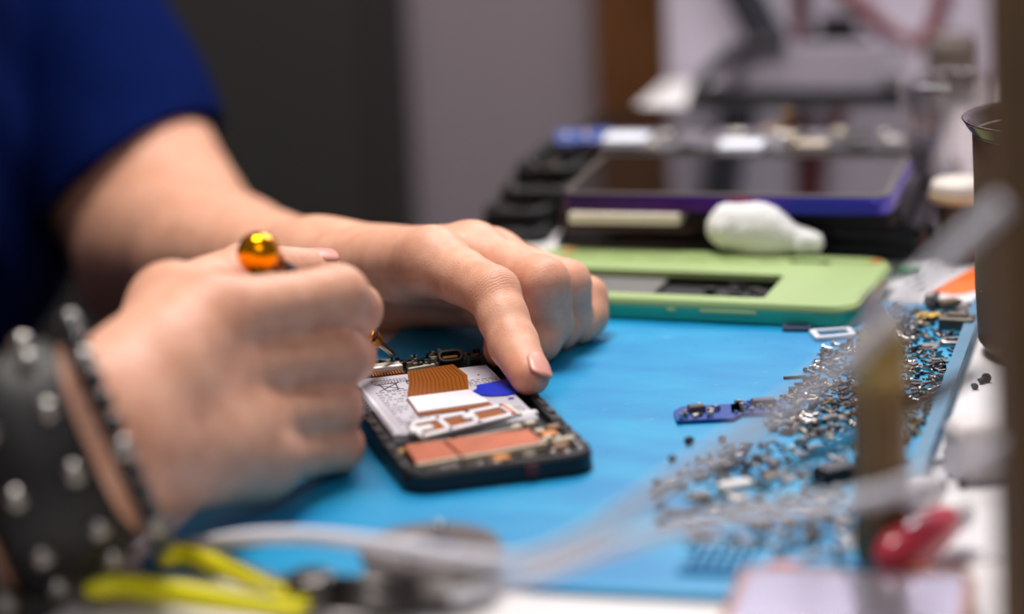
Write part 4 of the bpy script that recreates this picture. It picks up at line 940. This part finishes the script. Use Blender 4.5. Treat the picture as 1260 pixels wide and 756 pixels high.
# pliers with yellow handles, jaws to the right
pl = thing('pliers', 'pliers with yellow and grey sleeved handles lying across the front left corner of the bench', 'pliers', (0, 0, 0))
M_YEL = mat('yellow_vinyl', (236, 226, 20), .4, var=.06); M_GRIP = mat('grey_vinyl', (118, 110, 110), .5)
def grip(pts, r0, name):
    P_ = spline(pts, 8); n = len(P_)
    h = MB().tube(P_, [r0 * (0.55 + .45 * min(1, i / 4)) * (1 - .35 * max(0, (i / n - .6)) / .4) for i in range(n)], 12).build('handle', M_YEL, pl, True)
    sp_ = MB().tube([p + Vector((0.0, .0022, .0018)) for p in P_[2:-4]], r0 * .62, 10).build('grip_inlay', M_GRIP, h, True)
    return h
hz = .0055
grip([G(104, 728, hz), G(150, 722, hz), G(215, 730, hz), G(300, 743, hz), G(370, 752, hz)], .0040, 'a')
grip([G(196, 690, hz), G(222, 682, hz), G(262, 693, hz), G(320, 718, hz), G(376, 744, hz)], .0036, 'b')
m = MB(); p0 = G(385, 750, 0); m.lathe([(.0075, .002), (.0085, .003), (.0085, .011), (.0075, .012)], tuple(p0), 20); m.build('pivot', M_DSTEEL, pl, True)
for s in (-1, 1):
    a = p0 + Vector((.004, s * .0012, .0035 if s < 0 else .0075)); c = p0 + Vector((.034, s * .0014 - .006, .0035 if s < 0 else .0075))
    MB().tube([a, a.lerp(c, .5) + Vector((0, s * .0015, 0)), c], [.0036, .0034, .0014], 8).build('jaw', M_DSTEEL, pl, True)
ps = thing('plastic_pouch', 'grey translucent plastic strip curled at the bench corner under the yellow handles', 'plastic strip', (0, 0, TZ))
pth = [G(74, 748, TZ), G(92, 716, TZ), G(132, 690, TZ), G(170, 668, TZ)]
P_ = spline([v + Vector((0, 0, .0035 + .003 * (i % 2))) for i, v in enumerate(pth)], 6)
V = []; F = []
for i, p in enumerate(P_):
    for c in (-1, 1):
        for zz_ in (0, .0006): V.append(p + Vector((c * .007, c * .004, zz_ - TZ)))
for i in range(len(P_) - 1):
    a = i * 4
    for (j, k) in ((0, 1), (1, 3), (3, 2), (2, 0)): F.append((a + j, a + k, a + 4 + k, a + 4 + j))
F += [(0, 2, 3, 1), (len(V) - 4, len(V) - 3, len(V) - 1, len(V) - 2)]
plain('strip', V, F, mat('grey_film', (158, 150, 152), .35), ps)
# solder reel
pr_ = G(532, 722, 0); rl = thing('solder_reel', 'small grey reel of shiny solder wire lying at the front of the mat', 'reel', (pr_.x, pr_.y + .004, .0))
M_REEL = mat('reel_grey', (104, 96, 96), .35, .3)
m = MB(); m.lathe([(.008, 0), (.0235, 0), (.0238, .0015), (.0235, .0025), (.008, .0025)], n=40, cap=False); m.build('flange', M_REEL, rl)
m = MB(); m.lathe([(.008, .0105), (.0235, .0105), (.0238, .0118), (.0230, .0130), (.010, .0130), (.008, .0122)], n=40, cap=False); m.build('flange', M_REEL, rl)
m = MB(); m.lathe([(.0075, .0), (.0088, 0), (.0088, .0128), (.0075, .0128), (.0075, 0)], n=30, cap=False); m.build('hub', mat('indigo_hub', (52, 50, 92), .3, coat=.4), rl, True)
m = MB()
for k in range(5): 
    ring = [(.0215 * cos(2 * pi * i / 30), .0215 * sin(2 * pi * i / 30), .0034 + .0016 * k) for i in range(31)]; m.tube(ring, .0009, 6)
m.build('solder_wire', M_STEEL, rl, True)
for a in (80, 250): MB().sphere((.016 * cos(radians(a)), .016 * sin(radians(a)), .0135), .0024, 10).build('stud', M_STEEL, rl, True)
# near phone
nf = thing('phone', 'phone with a worn copper edge and shiny screen lying in front of the brown vial', 'phone', tuple(G(1062, 697, TZ + .0095) - E2 * .035 - Vector((0, 0, .0095))), (0, 0, radians(-13)))
m = MB(); m.ring(rr(.076, .150, .009, 5, 0, -.040), rr(.069, .143, .006, 5, 0, -.040), 0, .0095, .001); m.prism(rr(.072, .146, .007, 5, 0, -.040), .0004, .008); m.build('frame', mat('copper_brown', (128, 80, 52), .35, .5, var=.3, scale=120), nf)
m = MB(); m.prism(rr(.069, .140, .006, 5, 0, -.0405), .008, .0098, .0004); m.build('screen', mat('reflection_toned_screen', (186, 182, 200), .18, coat=.4, metal=.75), nf)  # pale metallic base colour puts the bright reflection into the dark glass
MB().prism(rr(.012, .0016, .0007, 3, .0, .0320), .0094, .0101).build('earpiece', M_BLACKM, nf)
for x in (-.024, .018): MB().box((x, .0335, .0098), (.010, .004, .0006)).build('copper_contact', mat('orange_glue2', (190, 104, 42), .4, .4), nf)
# pale cables sagging over the bench
M_CAB_W = mat('pale_cable', (232, 232, 242), .35, var=.03)
cable('pale_cable', [G(236, 672, .004), D(300, 662, .885), D(380, 660, .870), D(470, 670, .845), D(560, 684, .815), D(640, 690, .785), D(720, 662, .760), D(790, 618, .745), D(880, 560, .735), D(975, 498, .725), D(1070, 415, .720), D(1150, 330, .715), D(1235, 250, .71)], .0026, M_CAB_W, 'pale cable arching from the mat corner up past the vial to the wooden upright', group='pale cables')
cable('pale_cable', [D(560, 735, .830), D(620, 722, .800), D(700, 695, .780), D(790, 662, .765), D(880, 640, .755), D(980, 628, .750), D(1070, 612, .745), D(1140, 590, .735), D(1250, 540, .725)], .0022, M_CAB_W, 'second pale cable running low over the metal parts and behind the red cap', group='pale cables')

# ------------------------------------------------------------------ blue boards, white frame, loose parts
M_BLUEPCB = mat('blue_board', (18, 60, 140), .6, .0, var=.35, scale=420)
for k, (px, py, w_, l_, yaw, lb) in enumerate(((873, 512, .0275, .019, .02, 'blue circuit board at the left of the pair beside the screws'), (933, 505, .0215, .016, -.06, 'blue circuit board touching the screws at the right of the pair'))):
    p = G(px, py, 0); t = thing('circuit_board', lb, 'circuit board', (p.x, p.y, .0004), (0, 0, yaw), 'blue circuit boards')
    MB().prism([(-w_ / 2, -l_ / 2), (w_ * .3, -l_ / 2), (w_ / 2, -l_ * .1), (w_ / 2, l_ / 2), (-w_ * .36, l_ / 2), (-w_ / 2, l_ * .2)], 0, .0012).build('substrate', M_BLUEPCB, t)
    MB().cham((-w_ * .18 if k == 0 else w_ * .1, .0012, .0026), (.0065 if k == 0 else .0095, .0042, .0028), .0004, .2).build('chip', mat('chip_brown', (96, 84, 84), .35, .4), t)
    for j in range(24):
        MB().box((random.uniform(-.44, .42) * w_, random.uniform(-.40, .42) * l_, .0018), (random.uniform(.0006, .002), random.uniform(.0006, .0018), random.uniform(.0008, .0036)), random.uniform(0, .5)).build('component', random.choice((M_STEEL, M_DSTEEL, M_BRASS, M_SOLD, mat('comp_blue', (60, 90, 170), .4))), t)
def ringframe(name, c, w_, l_, yaw, b_, m, lb, cat):
    t = thing(name, lb, cat, tuple(c), (0, 0, yaw)); k = MB(); k.ring(rr(w_, l_, .0012, 3), rr(w_ - b_ * 2, l_ - b_ * 2, .0006, 3), 0, .0016, .0002); k.build('frame', m, t); return t
t = ringframe('white_gasket', G(1025, 413, .0003), .0185, .0135, .10, .0026, mat('gasket_white', (206, 208, 216), .45), 'white rectangular gasket lying in front of the green housing', 'gasket')
t = ringframe('dark_gasket', G(981, 405, .0003), .0125, .0085, -.22, .0014, mat('gasket_slate', (54, 66, 92), .45), 'small slate rectangular gasket left of the white one', 'gasket')
MB().prism(rr(.0098, .0058, .0006, 3), .0003, .0010).build('infill', mat('slate_infill', (40, 52, 74), .4), t)

# ---- hundreds of screws and small metal parts
def proto(name, cat, group, label, build):
    me = build(); return dict(name=name, cat=cat, group=group, label=label, me=me)
def screw_mesh(hr, sr, L__, m):
    b = MB(); b.lathe([(hr * .35, .0000), (hr * .4, -.0003), (hr * .9, -.0003), (hr, .0), (hr, .0006), (sr, .0009), (sr, L__ * .93), (sr * .5, L__)], n=9, axis=(1, 0, 0)); me = b.mesh('screw', m, 'auto')
    me.transform(Matrix.Translation((-L__ / 2, 0, hr * .86)) @ Matrix.Rotation(math.asin(min(.9, (hr - sr) / L__)) * .9, 4, 'Y')); return me
def bracket_mesh(a, b_, h, m):
    b = MB(); b.box((0, 0, .0003), (a, b_, .0006)); b.box((a / 2 - .0003, 0, h / 2), (.0006, b_, h)); b.box((-a * .32, b_ * .4, h * .35), (a * .2, .0006, h * .7)); b.lathe([(.0007, .0006), (.0007, .0010), (.0003, .0010)], (-a * .2, 0, 0), 8); return b.mesh('bracket', m, 'auto')
def plate_mesh(a, b_, m):
    b = MB(); b.prism([(-a / 2, -b_ / 2), (a * .2, -b_ / 2), (a * .25, -b_ * .3), (a / 2, -b_ * .3), (a / 2, b_ / 2), (-a * .3, b_ / 2), (-a / 2, b_ * .2)], 0, .0007); b.prism([(-a * .3, -b_ * .3), (a * .1, -b_ * .3), (a * .1, b_ * .25), (-a * .3, b_ * .25)], .0007, .0014); return b.mesh('plate', m, 'auto')
def washer_mesh(ro, ri, h, m):
    b = MB(); b.ring([(ro * cos(2 * pi * i / 16), ro * sin(2 * pi * i / 16)) for i in range(16)], [(ri * cos(2 * pi * i / 16), ri * sin(2 * pi * i / 16)) for i in range(16)], 0, h, h * .2); return b.mesh('washer', m, 'auto')
def spring_mesh(m):
    b = MB(); b.tube([(.0042 * (i / 60 - .5), .0010 * cos(i * .9), .0011 + .0010 * sin(i * .9)) for i in range(61)], .00022, 5); return b.mesh('spring', m, True)
M_PLATE = mat('shield_grey', (158, 150, 144), .3, .9, var=.15)
poly_far = [(1008, 432), (1050, 418), (1092, 376), (1128, 380), (1192, 372), (1198, 412), (1166, 474), (1128, 540), (1080, 560), (1010, 545), (940, 528), (965, 490), (985, 470), (1000, 455)]
poly_near = [(800, 600), (880, 548), (1000, 540), (1120, 545), (1085, 625), (1048, 690), (930, 684), (850, 676), (806, 640)]
def inside(p, poly):
    r = False; j = len(poly) - 1
    for i in range(len(poly)):
        if (poly[i][1] > p[1]) != (poly[j][1] > p[1]) and p[0] < (poly[j][0] - poly[i][0]) * (p[1] - poly[i][1]) / (poly[j][1] - poly[i][1]) + poly[i][0]: r = not r
        j = i
    return r
def samp(poly):
    xs = [p[0] for p in poly]; ys = [p[1] for p in poly]
    while True:
        p = (random.uniform(min(xs), max(xs)), random.uniform(min(ys), max(ys)))
        if inside(p, poly): return p
# a coarse occupancy keeps pieces from lying through one another
occ = []
keep_out = [(pv.x, pv.y + .006, .0105), (G(1025, 414).x, G(1025, 414).y, .010), (G(983, 405).x, G(983, 405).y, .007), (G(872, 512).x, G(872, 512).y, .014), (G(930, 505).x, G(930, 505).y, .012)]
gca = Vector((gc.x, gc.y)); gR = Matrix.Rotation(-gyaw, 2)
def place(poly, rad, tries=40):
    for _ in range(tries):
        q = samp(poly); v = G(q[0], q[1], 0)
        if v.dot(E1) + rad > MS1 - .0062 or v.dot(E2) + rad > MT1 - .001: continue
        if any((v.x - a) ** 2 + (v.y - b) ** 2 < (r + rad) ** 2 for a, b, r in keep_out): continue
        l = gR @ (Vector((v.x, v.y)) - gca)
        if abs(l.x) < gw / 2 + rad and abs(l.y) < gl_half + rad: continue
        if any(abs(v.x - a) < r + rad and abs(v.y - b) < r + rad and (v.x - a) ** 2 + (v.y - b) ** 2 < (r + rad) ** 2 for a, b, r in occ): continue
        occ.append((v.x, v.y, rad)); return v
    return None
gl_half = .044
S1 = screw_mesh(.0013, .0006, .0046, M_STEEL); S2 = screw_mesh(.0012, .0006, .0042, M_DSTEEL); S3 = screw_mesh(.0011, .0005, .0058, M_DSTEEL); S4 = screw_mesh(.0015, .0007, .0036, M_BLACK); S5 = screw_mesh(.0012, .0006, .0044, M_BRASS)
kinds = [
 ('steel_screw', 'screw', 'bright steel screws', 'tiny bright steel screw', [S1], .00095, 120),
 ('dark_screw', 'screw', 'dark steel screws', 'tiny dark steel screw', [S2, S3], .00095, 200),
 ('black_screw', 'screw', 'black screws', 'tiny black screw', [S4], .00095, 60),
 ('brass_screw', 'screw', 'brassy screws', 'tiny brass coloured screw', [S5], .00095, 18),
]
big = [
 ('shield_plate', 'metal plate', 'thin metal shield plates', 'thin stepped metal shield plate', [plate_mesh(.0085, .0052, M_PLATE), plate_mesh(.0062, .0060, M_DSTEEL), plate_mesh(.0105, .0040, M_PLATE)], .0026, 60),
 ('metal_bracket', 'bracket', 'bent metal brackets', 'small bent metal bracket', [bracket_mesh(.0060, .0040, .0030, M_DSTEEL), bracket_mesh(.0046, .0032, .0024, M_STEEL), bracket_mesh(.0075, .0036, .0022, M_DSTEEL), bracket_mesh(.0060, .0030, .0026, M_STEEL)], .0023, 70),
 ('metal_washer', 'washer', 'small metal washers', 'small metal washer', [washer_mesh(.0019, .0008, .0007, M_STEEL), washer_mesh(.0017, .0006, .0010, M_DSTEEL)], .0015, 24),
 ('coil_spring', 'spring', 'tiny coil springs', 'tiny coil spring', [spring_mesh(M_DSTEEL)], .0016, 20),
]
def one(name, me, v, rz, label, cat, group, rx=0, ry=0):
    o = bpy.data.objects.new(name, me); COL.objects.link(o); o.location = v; o.rotation_euler = (rx, ry, rz)
    return tag(o, label, cat, group)
def single(name, me, px, py, rz, label, cat, rad, z=0.0, s=1.0):
    v = G(px, py, 0); occ.append((v.x, v.y, rad)); o = one(name, me, (v.x, v.y, z), rz, label, cat, None); o.scale = (s, s, s); return o
# pieces that can be told apart
single('shiny_washer', washer_mesh(.0027, .0008, .0012, mat('polished_steel', (206, 202, 198), .2, 1.0, var=.05)), 1121, 446, 0, 'bright polished washer lying right of the vial', 'washer', .003)
single('square_shield', plate_mesh(.0088, .0085, mat('satin_plate', (170, 162, 156), .32, .85)), 1142, 428, .3, 'square satin metal shield plate right of the vial', 'metal plate', .005)
b = MB(); b.prism(rr(.012, .0095, .003, 4), 0, .0008); b.ring(rr(.0105, .0080, .0026, 4), rr(.0060, .0040, .0014, 4), .0008, .0022, .0003); b.lathe([(.0012, .0008), (.0012, .003), (.0005, .003)], (.002, .001, 0), 10)
single('oval_cover', b.mesh('oval_cover', M_STEEL, 'auto'), 1172, 424, -.3, 'oval pressed steel cover with slots near the mat edge', 'metal plate', .006)
b = MB(); b.cham((0, 0, .0028), (.015, .009, .0056), .0008); b.cham((0, .0010, .0062), (.009, .004, .0012), .0004)
single('metal_block', b.mesh('metal_block', mat('gunmetal', (104, 96, 88), .35, .8), 'auto'), 1178, 404, -.35, 'gunmetal module block at the mat edge beside the brown tin', 'module', .008)
b = MB(); b.lathe([(.0050, 0), (.0052, .0008), (.0050, .0032), (.0028, .0034), (.0022, .0026), (.0012, .0026), (.0010, .0036), (0, .0036)], n=22)
single('speaker_disc', b.mesh('speaker_disc', M_DSTEEL, True), 1187, 388, 0, 'round dark speaker disc at the mat edge beside the brown tin', 'speaker', .0052)
b = MB(); b.box((0, 0, .0006), (.011, .0065, .0012)); b.box((-.002, .001, .0016), (.004, .003, .0010))
single('yellow_chip', b.mesh('yellow_chip', mat('yellow_part', (210, 168, 36), .45), 'auto'), 1142, 391, .1, 'small yellow part among the metal bits at the far right of the mat', 'part', .006)
b = MB(); b.cham((0, 0, .0022), (.010, .007, .0044), .001)
single('tan_module', b.mesh('tan_module', mat('tan_metal', (132, 112, 90), .4, .6), 'auto'), 1168, 380, .4, 'tan metal module at the far right corner of the mat', 'module', .006)
b = MB(); b.lathe([(.0034, 0), (.0038, .0006), (.0036, .0052), (.0028, .006), (0, .006)], n=16, axis=(0, 1, 0)); me_ = b.mesh('motor', M_DSTEEL, 'auto'); me_.transform(Matrix.Translation((0, -.003, .0038)))
single('vibration_motor', me_, 1146, 379, 1.2, 'dark barrel shaped vibration motor behind the yellow part', 'motor', .005)
b = MB(); b.cham((0, 0, .0012), (.013, .006, .0024), .0006)
single('white_chip', b.mesh('white_chip', mat('pale_part', (214, 208, 204), .4, .2), 'auto'), 905, 601, .35, 'pale rectangular part left of the tweezer tip', 'part', .007)
b = MB(); b.cham((0, 0, .003), (.014, .010, .006), .001)
single('black_module', b.mesh('black_module', M_BLACK, 'auto'), 1028, 592, .5, 'black module block under the steel tweezers', 'module', .008)
for (x, y, s) in ((848, 547, 1.0), (888, 543, .8), (827, 568, .8)):
    b = MB(); b.sphere((0, 0, .0016), .0018, 8, (1.2, 1, .85)); single('black_crumb', b.mesh('black_crumb', M_BLACKM, 'auto'), x, y, .3, {848: 'largest of three black crumbs on the blue mat left of the metal parts', 888: 'black crumb on the mat just under the blue boards', 827: 'black crumb farthest left on the mat by the metal parts'}[x], 'crumb', .0025, 0, s)
b = MB(); b.lathe([(.0007, 0), (.0007, .0095)], n=8, axis=(1, 0, 0)); me_ = b.mesh('pin', M_DSTEEL, 'auto'); me_.transform(Matrix.Translation((-.0047, 0, .0007)))
single('dark_pin', me_, 978, 466, .08, 'straight dark pin lying left of the screws', 'pin', .004)
# the crowd
def where(v):
    q = v - EYE; t_ = v.dot(E2); s_ = v.dot(E1)
    if s_ > -.135 and t_ > 1.10: return 'in the far right corner of the blue mat'
    if s_ > -.150 and t_ > 1.02: return 'between the brown vial and the mat lip'
    if t_ > 1.06: return 'in front of the right end of the green housing'
    if t_ > .97: return 'in the heap right of the blue circuit boards'
    if t_ > .91: return 'around the tip of the steel tweezers'
    return 'between the tweezers and the near phone with copper edge'
for (name, cat, group, label, mes, rad, n) in big:
    for k in range(n):
        v = place(poly_far if k % 2 else poly_near, rad)
        if v: one(name, random.choice(mes), (v.x, v.y, .0001), random.uniform(0, 6.28), label + ' ' + where(v), cat, group)
for (name, cat, group, label, mes, rad, n) in kinds:
    for k in range(n):
        v = place(poly_far if k % 4 else poly_near, rad)
        if v: one(name, random.choice(mes), (v.x, v.y, .0001), random.uniform(0, 6.28), label + ' ' + where(v), cat, group)
# filings and chips too small to count, among the pieces
b = MB()
for k in range(700):
    v = place(poly_far if k % 3 else poly_near, .0007, 8)
    if v is None: continue
    b.cur = random.choice((0, 0, 0, 1, 1, 2, 2, 3)); b.box((v.x, v.y, .0005), (random.uniform(.0008, .0024), random.uniform(.0005, .0012), .0008), random.uniform(0, 3))
o = b.build('metal_debris', [M_DSTEEL, M_STEEL, M_BLACK, M_BRASS], None, False); o['kind'] = 'stuff'; tag(o, 'fine metal chips strewn between the screws on the blue mat', 'debris')
# dark bits on the white paper to the right of the mat
for k, (x, y, s) in enumerate(((1192, 478, 1.2), (1200, 470, .8), (1166, 535, 1.6), (1170, 556, 1.0), (1160, 562, 1.8), (1148, 572, 1.6), (1164, 590, 1.0), (1176, 600, 1.1), (1140, 596, 1.0), (1204, 472, 1.4), (1150, 604, 1.2))):
    v = G(x, y, TZ + .0007); one('dark_screw', S4 if k % 2 else S2, (v.x + .002, v.y, TZ + .0007), random.uniform(0, 6), 'dark screw lying on the white paper right of the mat', 'screw', 'dark screws on the white paper').scale = (s, s, s)
